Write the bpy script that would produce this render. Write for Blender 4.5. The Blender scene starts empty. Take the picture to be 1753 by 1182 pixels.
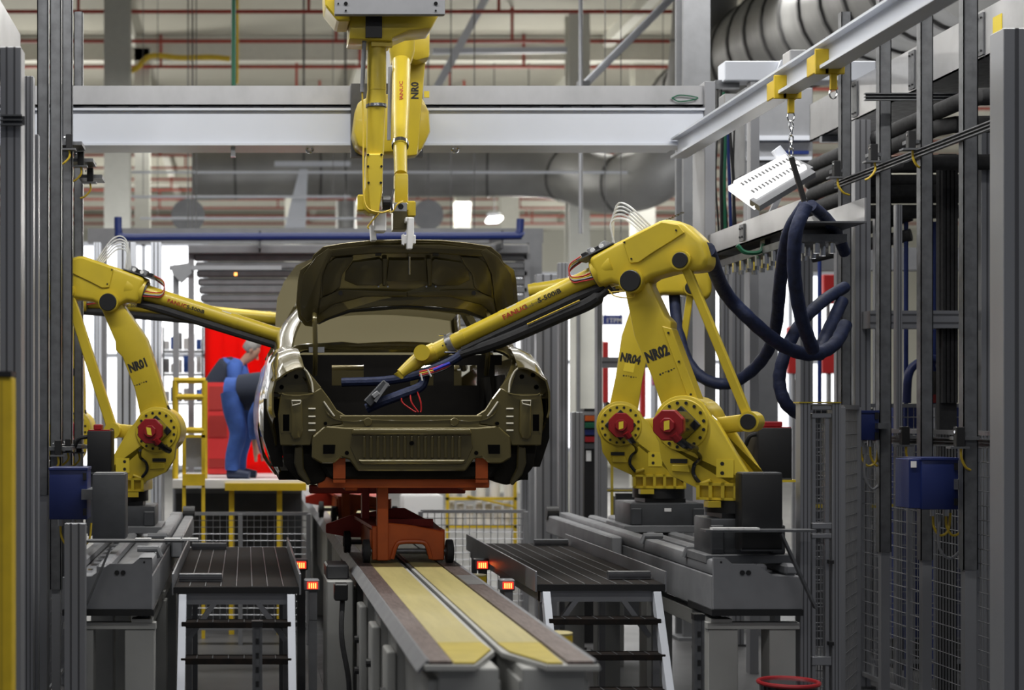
import bpy, bmesh, math, random
from mathutils import Vector, Matrix
random.seed(7)
SC = bpy.context.scene
COL = SC.collection
# ---------------------------------------------------------------- camera, world, light, exposure
F, X0, Y0, CH = 2800.0, 420.0, 710.0, 2.10      # focal length in pixels, vanishing point of the line, eye height
cd = bpy.data.cameras.new('camera')
cam = bpy.data.objects.new('camera', cd); COL.objects.link(cam)
cam.location = (0, 0, CH); cam.rotation_euler = (math.pi/2, 0, 0)
cd.sensor_width = 36.0; cd.lens = F/1753*36
cd.shift_x = (1753/2 - X0)/1753; cd.shift_y = (Y0 - 1182/2)/1753
cd.clip_start = 0.5; cd.clip_end = 200
cd.dof.use_dof = True; cd.dof.focus_distance = 10.4; cd.dof.aperture_fstop = 1.7
SC.camera = cam
SC.view_settings.view_transform = 'Standard'; SC.view_settings.look = 'None'
SC.view_settings.exposure = 0.0; SC.view_settings.gamma = 1.0
SC.view_settings.use_curve_mapping = False
w = bpy.data.worlds.new('hall_air'); SC.world = w; w.use_nodes = True
w.node_tree.nodes['Background'].inputs[0].default_value = (0.80, 0.86, 1.0, 1)
w.node_tree.nodes['Background'].inputs[1].default_value = 0.10
def area(name, loc, sx, sy, power, rot=(0, 0, 0), col=(1, 0.985, 0.95)):
    l = bpy.data.lights.new(name, 'AREA'); l.shape = 'RECTANGLE'; l.size = sx; l.size_y = sy
    l.energy = power; l.color = col
    o = bpy.data.objects.new(name, l); o.location = loc; o.rotation_euler = rot; COL.objects.link(o)
    return o
# hall lamps: long ceiling strips; the bays behind the cell are lit much harder than the cell
area('hall_strip_rear', (0.0, -4.0, 7.2), 14.0, 0.35, 140)
area('hall_strip_front', (1.0, 3.5, 7.2), 12.0, 0.25, 215)
area('hall_strip_cell', (1.0, 9.2, 7.0), 10.0, 0.25, 500)
area('hall_strip_car', (1.4, 14.3, 7.2), 10.0, 0.25, 520)
area('hall_strip_bay', (4.0, 21.0, 7.6), 20.0, 0.8, 520)
area('hall_strip_far_bay', (6.0, 33.0, 8.6), 30.0, 1.0, 1400)
area('hall_strip_end_bay', (6.0, 50.0, 8.6), 34.0, 1.0, 1900)
def point(name, loc, power, r=0.35):
    l = bpy.data.lights.new(name, 'POINT'); l.energy = power; l.shadow_soft_size = r; l.color = (1, 0.97, 0.90)
    o = bpy.data.objects.new(name, l); o.location = loc; COL.objects.link(o)
for q in ((-4.6, 34, 6.0), (5.9, 34, 6.2), (14.5, 33, 6.0), (-3.5, 50, 6.0), (12.0, 56, 6.0), (19.0, 48, 6.0)): point('pendant_light', q, 560)  # only one has a lamp; the rest are added unseen to light the ceiling

# ---------------------------------------------------------------- helpers
def X(px, Y): return (px - X0)*Y/F
def Z(py, Y): return CH - (py - Y0)*Y/F
def W(px, py, Y): return Vector((X(px, Y), Y, Z(py, Y)))

MATS = {}
def mat(name, col, rough=0.5, metal=0.0, noise=0.0, nscale=8.0, coat=0.0, emit=0.0, spec=0.5, bump=0.0, ncol=None, stretch=None):
    m = bpy.data.materials.new(name); m.use_nodes = True
    nt = m.node_tree; b = nt.nodes['Principled BSDF']
    b.inputs['Base Color'].default_value = (*col, 1)
    b.inputs['Roughness'].default_value = rough; b.inputs['Metallic'].default_value = metal
    b.inputs['Specular IOR Level'].default_value = spec
    if coat: b.inputs['Coat Weight'].default_value = coat; b.inputs['Coat Roughness'].default_value = 0.06
    if emit:
        b.inputs['Emission Color'].default_value = (*col, 1); b.inputs['Emission Strength'].default_value = emit
    if noise or bump:
        tc = nt.nodes.new('ShaderNodeTexCoord'); mp = nt.nodes.new('ShaderNodeMapping')
        n = nt.nodes.new('ShaderNodeTexNoise'); n.inputs['Scale'].default_value = nscale; n.inputs['Detail'].default_value = 5
        if stretch: mp.inputs['Scale'].default_value = stretch
        nt.links.new(tc.outputs['Object'], mp.inputs['Vector']); nt.links.new(mp.outputs['Vector'], n.inputs['Vector'])
        if noise:
            r = nt.nodes.new('ShaderNodeMix'); r.data_type = 'RGBA'
            c2 = ncol if ncol else tuple(max(0, c*(1 - noise)) for c in col)
            r.inputs['A'].default_value = (*col, 1); r.inputs['B'].default_value = (*c2, 1)
            cr = nt.nodes.new('ShaderNodeMapRange'); cr.inputs['From Min'].default_value = 0.38; cr.inputs['From Max'].default_value = 0.68
            nt.links.new(n.outputs['Fac'], cr.inputs['Value']); nt.links.new(cr.outputs['Result'], r.inputs['Factor'])
            nt.links.new(r.outputs['Result'], b.inputs['Base Color'])
            mr = nt.nodes.new('ShaderNodeMapRange'); mr.inputs['To Min'].default_value = max(0.02, rough - 0.08); mr.inputs['To Max'].default_value = min(1, rough + 0.1)
            nt.links.new(n.outputs['Fac'], mr.inputs['Value']); nt.links.new(mr.outputs['Result'], b.inputs['Roughness'])
        if bump:
            bp = nt.nodes.new('ShaderNodeBump'); bp.inputs['Strength'].default_value = bump; bp.inputs['Distance'].default_value = 0.01
            nt.links.new(n.outputs['Fac'], bp.inputs['Height']); nt.links.new(bp.outputs['Normal'], b.inputs['Normal'])
    MATS[name] = m
    return m
M = MATS
mat('yellow', (0.60, 0.45, 0.03), 0.38, noise=0.10, nscale=5, coat=0.15)
mat('yellow_safety', (0.72, 0.50, 0.02), 0.5, noise=0.12)
mat('pale_yellow', (0.44, 0.375, 0.155), 0.42, noise=0.16, nscale=3, stretch=(6, 0.6, 1))
mat('end_yellow', (0.44, 0.34, 0.03), 0.45, noise=0.15)
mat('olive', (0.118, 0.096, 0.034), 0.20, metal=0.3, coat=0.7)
mat('olive_inner', (0.060, 0.049, 0.019), 0.34, metal=0.1, coat=0.2)  # darker copy of olive, puts the lid underside's shade into its colour
mat('olive_matt', (0.13, 0.108, 0.042), 0.65)
mat('underbody', (0.010, 0.009, 0.008), 0.7, noise=0.3, spec=0.15)  # near black; on boot floor, liner, bulkhead it paints in the boot's shade
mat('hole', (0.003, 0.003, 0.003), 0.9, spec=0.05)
mat('sealer', (0.55, 0.52, 0.42), 0.4)  # pale bead tone, also used as a painted highlight
mat('black', (0.012, 0.012, 0.013), 0.45)
mat('black_gloss', (0.010, 0.011, 0.014), 0.16, coat=0.3)
mat('rubber', (0.018, 0.018, 0.02), 0.75, noise=0.3, nscale=30)
mat('red', (0.27, 0.010, 0.014), 0.4)
mat('red_pipe', (0.36, 0.045, 0.03), 0.5, noise=0.2)
mat('orange', (0.50, 0.090, 0.012), 0.42, noise=0.22, nscale=6)
mat('red_orange', (0.45, 0.03, 0.012), 0.42, noise=0.2)
mat('alu', (0.31, 0.315, 0.335), 0.42, metal=0.55, noise=0.08, nscale=3, stretch=(1, 1, 0.15))
mat('alu_groove', (0.10, 0.10, 0.11), 0.5, metal=0.4)
mat('galv', (0.18, 0.185, 0.195), 0.42, metal=0.6, noise=0.30, nscale=14)
mat('galv_bright', (0.52, 0.52, 0.53), 0.33, metal=0.85, noise=0.22, nscale=2.5, stretch=(1.5, 1, 1))
mat('steel_dark', (0.10, 0.10, 0.105), 0.45, metal=0.5, noise=0.3)
mat('grey_paint', (0.24, 0.245, 0.26), 0.5, noise=0.1)
mat('grey_dark', (0.055, 0.058, 0.064), 0.45, noise=0.2)
mat('grey_mid', (0.17, 0.175, 0.185), 0.5, noise=0.15)
mat('machine_white', (0.40, 0.40, 0.385), 0.5, noise=0.14, nscale=3)
mat('white_paint', (0.66, 0.69, 0.76), 0.42, noise=0.05, nscale=2)
mat('white', (0.80, 0.80, 0.80), 0.45)
mat('rail_brown', (0.16, 0.12, 0.11), 0.42, metal=0.4, noise=0.4, nscale=9, stretch=(8, 1, 1))
mat('blue_hose', (0.011, 0.020, 0.068), 0.62, noise=0.35, nscale=22, bump=0.6)
mat('blue_box', (0.010, 0.020, 0.105), 0.4)
mat('blue_pipe', (0.009, 0.024, 0.14), 0.45)
mat('blue_cloth', (0.045, 0.115, 0.42), 0.8, noise=0.3, nscale=9)
mat('vest_cloth', (0.025, 0.032, 0.055), 0.85)
mat('skin', (0.45, 0.26, 0.19), 0.55)
mat('hair_grey', (0.30, 0.29, 0.28), 0.8)
mat('shoe', (0.02, 0.03, 0.07), 0.6)
mat('concrete', (0.10, 0.10, 0.103), 0.42, noise=0.28, nscale=1.3)
mat('grip_black', (0.012, 0.011, 0.011), 0.8, noise=0.4, nscale=18, ncol=(0.022, 0.016, 0.013), spec=0.15)
mat('foam', (0.032, 0.032, 0.034), 0.85, noise=0.3, nscale=25)
mat('ceiling_panel', (0.46, 0.45, 0.385), 0.7, noise=0.10, nscale=0.4)
mat('wall_panel', (0.66, 0.66, 0.60), 0.7, noise=0.06, nscale=0.5)
mat('column_white', (0.70, 0.70, 0.64), 0.6, noise=0.05)
mat('duct', (0.33, 0.33, 0.325), 0.45, metal=0.5, noise=0.15, nscale=2)
mat('duct_flange', (0.12, 0.12, 0.12), 0.5, metal=0.5)
mat('chrome', (0.75, 0.75, 0.76), 0.15, metal=1.0)
mat('yellow_cable', (0.60, 0.42, 0.03), 0.5)
mat('red_cable', (0.50, 0.02, 0.02), 0.5)
mat('green_cable', (0.01, 0.12, 0.06), 0.5)
mat('blue_cable', (0.02, 0.03, 0.45), 0.4)
mat('white_cable', (0.6, 0.6, 0.58), 0.5)
mat('print_black', (0.012, 0.012, 0.012), 0.6)
mat('print_red', (0.35, 0.02, 0.015), 0.6)
mat('print_yellow', (0.75, 0.58, 0.04), 0.55)
mat('print_blue', (0.03, 0.05, 0.25), 0.5)
mat('lamp_glow', (1.0, 0.98, 0.95), 0.5, emit=7.0)
mat('lamp_tube', (1.0, 0.99, 0.97), 0.5, emit=1.5)
mat('led_red', (1.0, 0.03, 0.015), 0.4, emit=1.6)
mat('led_orange', (1.0, 0.35, 0.08), 0.4, emit=3.0)
mat('daylight_pane', (0.97, 0.98, 1.0), 0.4, emit=1.6)  # glow of the added panels that brighten the background
mat('plant_red', (0.62, 0.03, 0.03), 0.5)
mat('magenta', (0.40, 0.03, 0.16), 0.5)
# clear plastic tube and red strip curtain
def glassy(name, col, rough, trans):
    m = mat(name, col, rough); m.node_tree.nodes['Principled BSDF'].inputs['Transmission Weight'].default_value = trans
    return m
glassy('clear_tube', (0.85, 0.86, 0.86), 0.25, 0.5)
m = mat('red_pvc', (0.85, 0.012, 0.008), 0.25)
nt = m.node_tree; tr = nt.nodes.new('ShaderNodeBsdfTranslucent'); tr.inputs[0].default_value = (1.0, 0.012, 0.006, 1)
tp = nt.nodes.new('ShaderNodeBsdfTransparent'); tp.inputs[0].default_value = (1.0, 0.03, 0.02, 1)
mx = nt.nodes.new('ShaderNodeMixShader'); mx.inputs[0].default_value = 0.55
mx2 = nt.nodes.new('ShaderNodeMixShader'); mx2.inputs[0].default_value = 0.35
nt.links.new(nt.nodes['Principled BSDF'].outputs[0], mx.inputs[1]); nt.links.new(tr.outputs[0], mx.inputs[2])
nt.links.new(mx.outputs[0], mx2.inputs[1]); nt.links.new(tp.outputs[0], mx2.inputs[2])
nt.links.new(mx2.outputs[0], nt.nodes['Material Output'].inputs[0])

ORG = {}
class MB:
    """collects shapes in world space; build() links them as one mesh object"""
    def __init__(s): s.v = []; s.f = []
    def add(s, vs, fs):
        o = len(s.v); s.v += [Vector(p) for p in vs]; s.f += [[o + i for i in f] for f in fs]; return s
    def box(s, x0, x1, y0, y1, z0, z1):
        return s.add([(x0,y0,z0),(x1,y0,z0),(x1,y1,z0),(x0,y1,z0),(x0,y0,z1),(x1,y0,z1),(x1,y1,z1),(x0,y1,z1)],
                     [(0,3,2,1),(4,5,6,7),(0,1,5,4),(1,2,6,5),(2,3,7,6),(3,0,4,7)])
    def pb(s, px0, px1, py0, py1, Y, d):
        a = W(px0, py1, Y); b = W(px1, py0, Y); return s.box(a.x, b.x, Y, Y + d, a.z, b.z)
    def prism(s, pts0, pts1):
        n = len(pts0)
        return s.add(list(pts0) + list(pts1), [list(range(n)), list(range(2*n - 1, n - 1, -1))] + [(i, i + n, (i + 1) % n + n, (i + 1) % n) for i in range(n)])
    def poly(s, T, uv, n0, n1): return s.prism([T(u, v, n0) for u, v in uv], [T(u, v, n1) for u, v in uv])
    def pxpoly(s, pp, Y, d, Yf=None):
        """outline given by where it falls in the picture at depth Y, extruded back by d"""
        a = [W(p[0], p[1], Y if Yf is None else Yf(p)) for p in pp]
        return s.prism(a, [q + Vector((0, d, 0)) for q in a])
    def cyl(s, p0, p1, r0, r1=None, n=16):
        return s.tube([p0, p1], [r0, r0 if r1 is None else r1], n)
    def tube(s, pts, r, n=10, cap=True):
        pts = [Vector(p) for p in pts]; k = len(pts)
        rs = r if isinstance(r, (list, tuple)) else [r]*k
        t0 = (pts[1] - pts[0]).normalized()
        up = Vector((0, 0, 1)) if abs(t0.z) < 0.9 else Vector((1, 0, 0))
        u = t0.cross(up).normalized(); vs = []
        for i in range(k):
            t = (pts[min(i + 1, k - 1)] - pts[max(i - 1, 0)])
            t = t.normalized() if t.length > 1e-9 else t0
            u = (u - t*u.dot(t)); u = u.normalized() if u.length > 1e-6 else t.orthogonal().normalized()
            b = t.cross(u)
            for j in range(n):
                a = 2*math.pi*j/n; vs.append(pts[i] + (u*math.cos(a) + b*math.sin(a))*rs[i])
        fs = [(i*n + j, i*n + (j + 1) % n, (i + 1)*n + (j + 1) % n, (i + 1)*n + j) for i in range(k - 1) for j in range(n)]
        if cap: fs += [list(range(n - 1, -1, -1)), list(range((k - 1)*n, k*n))]
        return s.add(vs, fs)
    def bar(s, p0, p1, wd, ht, up=(0, 0, 1)):
        p0 = Vector(p0); p1 = Vector(p1); t = (p1 - p0).normalized(); up = Vector(up)
        a = t.cross(up); a = a.normalized() if a.length > 1e-6 else t.orthogonal().normalized()
        b = a.cross(t).normalized(); a = a*wd/2; b = b*ht/2
        return s.prism([p0 - a - b, p0 + a - b, p0 + a + b, p0 - a + b], [p1 - a - b, p1 + a - b, p1 + a + b, p1 - a + b])
    def grid(s, rows, close=False):
        """rows: list of equally long point lists"""
        n = len(rows[0]); vs = [p for r in rows for p in r]
        return s.add(vs, [(i*n + j, i*n + j + 1, (i + 1)*n + j + 1, (i + 1)*n + j) for i in range(len(rows) - 1) for j in range(n - 1)])
    def build(s, name, m, parent=None, smooth=False, bevel=0.0, seg=1, ang=35, solid=0.0, recalc=True):
        me = bpy.data.meshes.new(name)
        off = ORG.get(parent.name, Vector((0, 0, 0))) if parent else (Vector(s.v[0])*0)
        bm = bmesh.new()
        bv = [bm.verts.new(p - off) for p in s.v]
        for f in s.f:
            try: bm.faces.new([bv[i] for i in f])
            except ValueError: pass
        if recalc: bmesh.ops.recalc_face_normals(bm, faces=bm.faces)
        if solid: bmesh.ops.solidify(bm, geom=bm.faces[:], thickness=solid)
        if bevel:
            es = [e for e in bm.edges if len(e.link_faces) == 2 and e.calc_face_angle(0) > math.radians(28)]
            bmesh.ops.bevel(bm, geom=es, offset=bevel, segments=seg, profile=0.5, affect='EDGES', clamp_overlap=True)
        bm.to_mesh(me); bm.free()
        if smooth or bevel and seg > 1:
            for p in me.polygons: p.use_smooth = True
            me.set_sharp_from_angle(angle=math.radians(ang))
        me.materials.append(M[m] if isinstance(m, str) else m)
        o = bpy.data.objects.new(name, me); COL.objects.link(o)
        if parent: o.parent = parent
        ORG[o.name] = off
        return o
def tag(o, label=None, cat=None, group=None, kind=None):
    if label: o['label'] = label
    if cat: o['category'] = cat
    if group: o['group'] = group
    if kind: o['kind'] = kind
    return o
def thing(name, label, cat, loc=(0, 0, 0), group=None):
    o = bpy.data.objects.new(name, None); o.location = loc; o.empty_display_size = 0.1; COL.objects.link(o)
    ORG[o.name] = Vector(loc); return tag(o, label, cat, group)
def struct(name, loc=(0, 0, 0)):
    o = bpy.data.objects.new(name, None); o.location = loc; COL.objects.link(o); ORG[o.name] = Vector(loc)
    o['kind'] = 'structure'; return o
def copy_tree(root, delta, label=None):
    c = root.copy(); COL.objects.link(c); c.location = root.location + Vector(delta)
    if label: c['label'] = label
    for ch in root.children:
        d = ch.copy(); COL.objects.link(d); d.parent = c
        for g in ch.children:
            e = g.copy(); COL.objects.link(e); e.parent = d
    return c
def text(s, P, R, U, size, m, parent, name='lettering', bold=0.0, aspect=1.0):
    """flat lettering: P lower left corner, R reading direction, U up"""
    cu = bpy.data.curves.new('t', 'FONT'); cu.body = s; cu.size = size; cu.offset = bold; cu.resolution_u = 2
    o = bpy.data.objects.new('t', cu); COL.objects.link(o)
    dg = bpy.context.evaluated_depsgraph_get(); me = bpy.data.meshes.new_from_object(o.evaluated_get(dg))
    bpy.data.objects.remove(o); me.name = name
    R = Vector(R).normalized(); U = Vector(U).normalized(); off = ORG.get(parent.name, Vector())
    for v in me.vertices: v.co = Vector(P) - off + R*v.co.x*aspect + U*v.co.y
    me.materials.clear(); me.materials.append(M[m])
    q = bpy.data.objects.new(name, me); COL.objects.link(q); q.parent = parent; ORG[q.name] = off
    return q
def smoothpath(pts, k=6):
    """Catmull-Rom through points"""
    P = [Vector(p) for p in pts]; P = [P[0]*2 - P[1]] + P + [P[-1]*2 - P[-2]]; out = []
    for i in range(1, len(P) - 2):
        for j in range(k):
            t = j/k; a, b, c, d = P[i-1], P[i], P[i+1], P[i+2]
            out.append(0.5*((2*b) + (c - a)*t + (2*a - 5*b + 4*c - d)*t*t + (3*b - a - 3*c + d)*t**3))
    out.append(P[-2]); return out
def lerp(a, b, t): return a + (b - a)*t
def interp(x, tab):
    if x <= tab[0][0]: return tab[0][1]
    for (x0, y0), (x1, y1) in zip(tab, tab[1:]):
        if x <= x1: return y0 + (y1 - y0)*(x - x0)/(x1 - x0)
    return tab[-1][1]

# ---------------------------------------------------------------- the hall
fl = struct('floor'); MB().box(-14, 34, 0.8, 68, -0.12, 0).build('floor_slab', 'concrete', fl)
wb = struct('wall_back', (0, 66, 0)); MB().box(-14, 34, 66, 66.3, 0, 11).build('wall_sheet', 'wall_panel', wb)
wl = struct('wall_left', (-12.5, 0, 0)); MB().box(-13, -12.5, 14, 66, 0, 11).build('wall_sheet', 'wall_panel', wl)
wr = struct('wall_right', (32, 0, 0)); MB().box(32.3, 32.8, 14, 66, 0, 11).build('wall_sheet', 'wall_panel', wr)
ce = struct('ceiling', (0, 0, 9.6))
MB().box(-13, 33, 6, 66, 9.75, 9.9).build('ceiling_sheet', 'ceiling_panel', ce)
k = 0
for yy in range(27, 64, 6):
    MB().box(-13, 33, yy, yy + 0.22, 9.25, 9.75).build('ceiling_beam', 'column_white', ce)
for xx in (-7.2, -2.4, 2.4, 7.2, 12, 16.8, 21.6):
    MB().box(xx, xx + 0.2, 24, 66, 9.5, 9.75).build('ceiling_purlin', 'column_white', ce)
# sprinkler net under the ceiling
sp = thing('sprinkler_pipework', 'red sprinkler pipes running in parallel rows under the hall ceiling', 'pipework', (0, 28, 9.1))
for i in range(15):
    y = 28.4 + 2.25*i
    MB().cyl((-12.4, y, 9.1), (32, y, 9.1), 0.035, n=8).build('pipe', 'red_pipe', sp, smooth=True)
    for x in (-2.9, 1.1, 4.4, 9.3, 13.4):
        xx = x + (i % 3)*0.6
        MB().cyl((xx, y, 9.1), (xx, y, 9.74), 0.03, n=6).build('drop_pipe', 'red_pipe', sp)
yp = thing('yellow_gas_pipe', 'yellow gas pipe hanging across upper left of the hall roof', 'pipe', (-2.9, 30, 8.5))
MB().tube(smoothpath([W(195, 127, 30), W(232, 118, 30), W(258, 96, 30), W(310, 99, 30), W(360, 98, 30), W(394, 101, 30)]), 0.05, 8).build('run', 'yellow_safety', yp, smooth=True)
MB().cyl(W(403, -20, 30), W(403, 143, 30), 0.06, n=8).build('riser', 'yellow_safety', yp, smooth=True)

def column(px0, px1, Y, m, label, top=9.5, d=0.4):
    c = thing('steel_column', label, 'column', (X((px0 + px1)/2, Y), Y, 0))
    x0, x1 = X(px0, Y), X(px1, Y); t = 0.05
    MB().box(x0, x1, Y, Y + t, 0, top).build('front_flange', m, c)
    MB().box(x0, x1, Y + d - t, Y + d, 0, top).build('rear_flange', m, c)
    MB().box((x0 + x1)/2 - t/2, (x0 + x1)/2 + t/2, Y + t, Y + d - t, 0, top).build('web', m, c)
    MB().box(x0 - 0.06, x1 + 0.06, Y - 0.06, Y + d + 0.06, 0, 0.03).build('foot_plate', m, c)
    return c
column(178, 222, 26, 'column_white', 'broad white roof column seen above the robot arm at left')
column(230, 256, 33, 'column_white', 'narrow white roof column just right of the broad one at left')
column(974, 1010, 30, 'column_white', 'white roof column in line with the hanging rod right of centre')
column(857, 889, 44, 'column_white', 'far white roof column behind the two small glowing lamps')
column(780, 806, 50, 'column_white', 'farthest white roof column above the raised boot lid')
column(1170, 1216, 15.2, 'grey_mid', 'dark grey steel column behind the right end of the gantry', 9.0, 0.3)
column(1086, 1122, 34, 'column_white', 'white roof column left of the dark grey steel column')
column(488, 515, 40, 'column_white', 'white roof column half hidden by the silver duct, left of hanging robots')

# ventilation ducts
def duct(name, label, pts, r, Yn, band=0.9, mm='duct', ends=True, ring=0.025, n=28):
    d = thing(name, label, 'duct', tuple(pts[0]))
    P = smoothpath(pts, 8) if len(pts) > 2 else pts
    MB().tube(P, r, n).build('shell', mm, d, smooth=True)
    L = 0; last = -9; acc = [0]
    for a, b in zip(P, P[1:]): acc.append(acc[-1] + (Vector(b) - Vector(a)).length)
    t = band/2
    while t < acc[-1]:
        for i in range(len(P) - 1):
            if acc[i] <= t <= acc[i+1]:
                a, b = Vector(P[i]), Vector(P[i+1]); q = a.lerp(b, (t - acc[i])/(acc[i+1] - acc[i])); dr = (b - a).normalized()
                MB().cyl(q - dr*ring, q + dr*ring, r*1.035, n=n).build('seam_ring', 'duct_flange', d, smooth=True); break
        t += band
    for q in (P[0], P[-1]) if ends else ():
        q = Vector(q)
        MB().cyl(q + Vector((0, 0, r*0.9)), (q.x, q.y, 9.74), 0.012, n=5).build('hanger_rod', 'steel_dark', d)
    return d
duct('ventilation_duct', 'long silver ventilation duct behind the gantry, turning up at right', [W(330, 296, 31), W(520, 292, 31), W(760, 290, 31), W(940, 292, 30.5), W(1050, 316, 29), W(1135, 285, 28), W(1190, 170, 27.5), W(1212, -60, 27)], 0.52, 31, 1.6, ring=0.02)
duct('ventilation_duct', 'huge spiral seamed duct at the upper right behind the white monorail', [W(1175, 190, 31), W(1330, 75, 25), W(1490, 0, 20), W(1720, -110, 15)], 0.82, 22, 1.15, ring=0.05)
duct('duct_stub', 'short grey round duct end below the long silver duct at left', [W(322, 369, 29), W(322, 369, 30.2)], 0.30, 29, 3, 'grey_paint')
duct('duct_stub', 'round grey duct end right of the hanging robot grippers', [W(733, 368, 29), W(733, 368, 30.2)], 0.27, 29, 3, 'grey_paint')
duct('duct_stub', 'small silver upright duct stub left of the hanging robot grippers', [W(592, 345, 30), W(592, 392, 30)], 0.19, 30, 3)
fb = thing('duct_bracket', 'white tapered bracket carrying the silver duct left of hanging robots', 'bracket', W(505, 390, 29.5))
MB().pxpoly([(513, 290), (527, 290), (523, 392), (487, 392), (497, 350)], 29.5, 0.12).build('gusset', 'white_paint', fb)
MB().pb(470, 600, 276, 284, 29.4, 0.1).build('cross_bar', 'white_paint', fb)
MB().cyl(W(520, 278, 29.5), (X(520, 29.5), 29.5, 9.74), 0.02, n=6).build('hanger_rod', 'steel_dark', fb)
for i, (y, a, b, lab) in enumerate([(295, 190, 1165, 'thin white conduit under the gantry beam, upper of three'), (337, 215, 600, 'thin white conduit behind left side, middle of three'), (374, 240, 620, 'thin white conduit behind left side, lowest of three')]):
    cq = thing('conduit', lab, 'conduit', W((a + b)/2, y, 28)); MB().cyl(W(a, y, 28), W(b, y, 28), 0.022, n=8).build('run', 'white_paint', cq, smooth=True)
    for px in (a + 30, b - 30): MB().cyl(W(px, y, 28), (X(px, 28), 28, 9.74), 0.006, n=5).build('hanger_rod', 'steel_dark', cq)
for px, Y, lab, mm, r in [(400, 18, 'dark green rod hanging beside the yellow gas riser', 'green_cable', 0.026), (994, 18, 'pale grey conduit rod hanging right of centre in front of white column', 'alu', 0.024)]:
    tag(MB().cyl(W(px, 400 if px > 500 else 147, Y), (X(px, Y), Y, 9.74), r, n=8).build('hanging_rod', mm, smooth=True), lab, 'rod')
for px, lab in [(322, 'leftmost of three thin hanging wires at upper left'), (329, 'middle one of three thin hanging wires at upper left'), (336, 'rightmost of three thin hanging wires at upper left'), (772, 'thin hanging wire right of the hanging robots, first'), (812, 'thin hanging wire right of the hanging robots, second')]:
    tag(MB().cyl(W(px, 400, 24), (X(px, 24), 24, 9.74), 0.008, n=5).build('hanging_wire', 'steel_dark'), lab, 'wire')
db = thing('roof_strut', 'pale diagonal roof strut rising right above the gantry beam', 'strut', W(1000, 140, 20))
MB().cyl(W(1000, 146, 20), W(1160, -14, 20), 0.05, n=10).build('tube', 'white_paint', db, smooth=True)
MB().pb(990, 1010, 138, 150, 19.95, 0.1).build('clevis', 'grey_paint', db)
dk = thing('roof_strut', 'pale diagonal roof strut left of centre top, right of hanging robots', 'strut', W(755, 140, 30))
MB().bar(W(748, 150, 30), W(835, -10, 30), 0.14, 0.14).build('tube', 'white_paint', dk)
MB().bar(W(740, 88, 30.1), W(970, 86, 30.1), 0.1, 0.1).build('tie', 'white_paint', dk)
for px, py, Y, lab in [(905, 330, 34, 'upper glowing high bay lamp above the raised boot lid'), (846, 376, 34, 'lower glowing high bay lamp above the raised boot lid')]:
    h = thing('high_bay_lamp', lab, 'lamp', W(px, py, Y))
    MB().pxpoly([(px-14, py+3), (px-10, py-4), (px+14, py-6), (px+15, py-1), (px+8, py+5), (px-10, py+6)], Y, 0.12).build('lens', 'lamp_glow', h)
    MB().pb(px-10, px+10, py-12, py-6, Y, 0.25).build('housing', 'grey_mid', h)
    MB().cyl(W(px, py-10, Y+0.1), (X(px, Y+0.1), Y+0.1, 9.74), 0.012, n=5).build('cord', 'steel_dark', h)

# ---------------------------------------------------------------- glowing panels added for the bright bays behind
def window(n, px0, px1, py0, py1, Y, nx, nz):  # added self-lit panel drawn as a framed window
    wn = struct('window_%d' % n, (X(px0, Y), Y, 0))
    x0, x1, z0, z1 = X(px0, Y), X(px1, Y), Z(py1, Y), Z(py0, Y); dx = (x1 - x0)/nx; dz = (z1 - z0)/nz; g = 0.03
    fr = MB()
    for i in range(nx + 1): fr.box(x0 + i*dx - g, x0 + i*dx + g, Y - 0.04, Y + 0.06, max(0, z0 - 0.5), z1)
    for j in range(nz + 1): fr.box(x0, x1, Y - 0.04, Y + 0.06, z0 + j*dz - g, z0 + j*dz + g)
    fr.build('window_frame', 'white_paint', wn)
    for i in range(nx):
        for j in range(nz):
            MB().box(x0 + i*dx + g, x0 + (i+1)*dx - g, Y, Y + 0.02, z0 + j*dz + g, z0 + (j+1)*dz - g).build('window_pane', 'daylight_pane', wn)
window(1, 140, 352, 418, 800, 24, 2, 2)  # added glow panel
window(3, 356, 540, 540, 800, 24, 2, 2)  # unseen panel added behind the red curtain to make it glow
window(2, 880, 1470, 470, 770, 25, 5, 2)  # added glow panel
# ---------------------------------------------------------------- the car body on its carriage
XC = 1.015
def C(hx, Y, z): return Vector((XC + hx, Y, CH + z))
car = thing('car_body', 'unfinished olive brown sedan body shell with boot lid raised, on orange carriage', 'car', (XC, 12.2, CH - 0.44))
HXM = [(10.02, .862), (10.15, .885), (10.4, .905), (10.9, .93), (12.0, .955), (12.8, .955), (13.4, .93), (13.9, .88), (14.2, .80), (14.4, .66)]
BELT = [(10.02, .262), (10.15, .315), (10.4, .385), (10.8, .425), (11.3, .42), (12.4, .40), (13.3, .37), (13.9, .29), (14.25, .17), (14.4, .08)]
def zlow(Y):
    z = interp(Y, [(10.02, -.02), (10.12, -.05), (10.3, -.20), (10.48, -.37), (10.6, -.42), (13.95, -.42), (14.2, -.34), (14.4, -.24)])
    for yc in (10.98, 13.55):
        d = abs(Y - yc)
        if d < .355: z = max(z, -.40 + math.sqrt(.355**2 - d*d))
    return z
YS = sorted(set([10.02, 10.06, 10.1, 10.15, 10.22, 10.3, 10.4, 10.5, 10.6, 10.625, 10.64, 10.67, 10.72, 10.78, 10.85, 10.92, 10.98, 11.05, 11.12, 11.18, 11.24, 11.29, 11.32, 11.335, 11.36, 11.5, 11.8, 12.1, 12.4, 12.7, 13.0, 13.18, 13.195, 13.22, 13.26, 13.3, 13.36, 13.43, 13.5, 13.55, 13.62, 13.7, 13.76, 13.82, 13.87, 13.9, 13.92, 14.0, 14.1, 14.2, 14.3, 14.4]))
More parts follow.
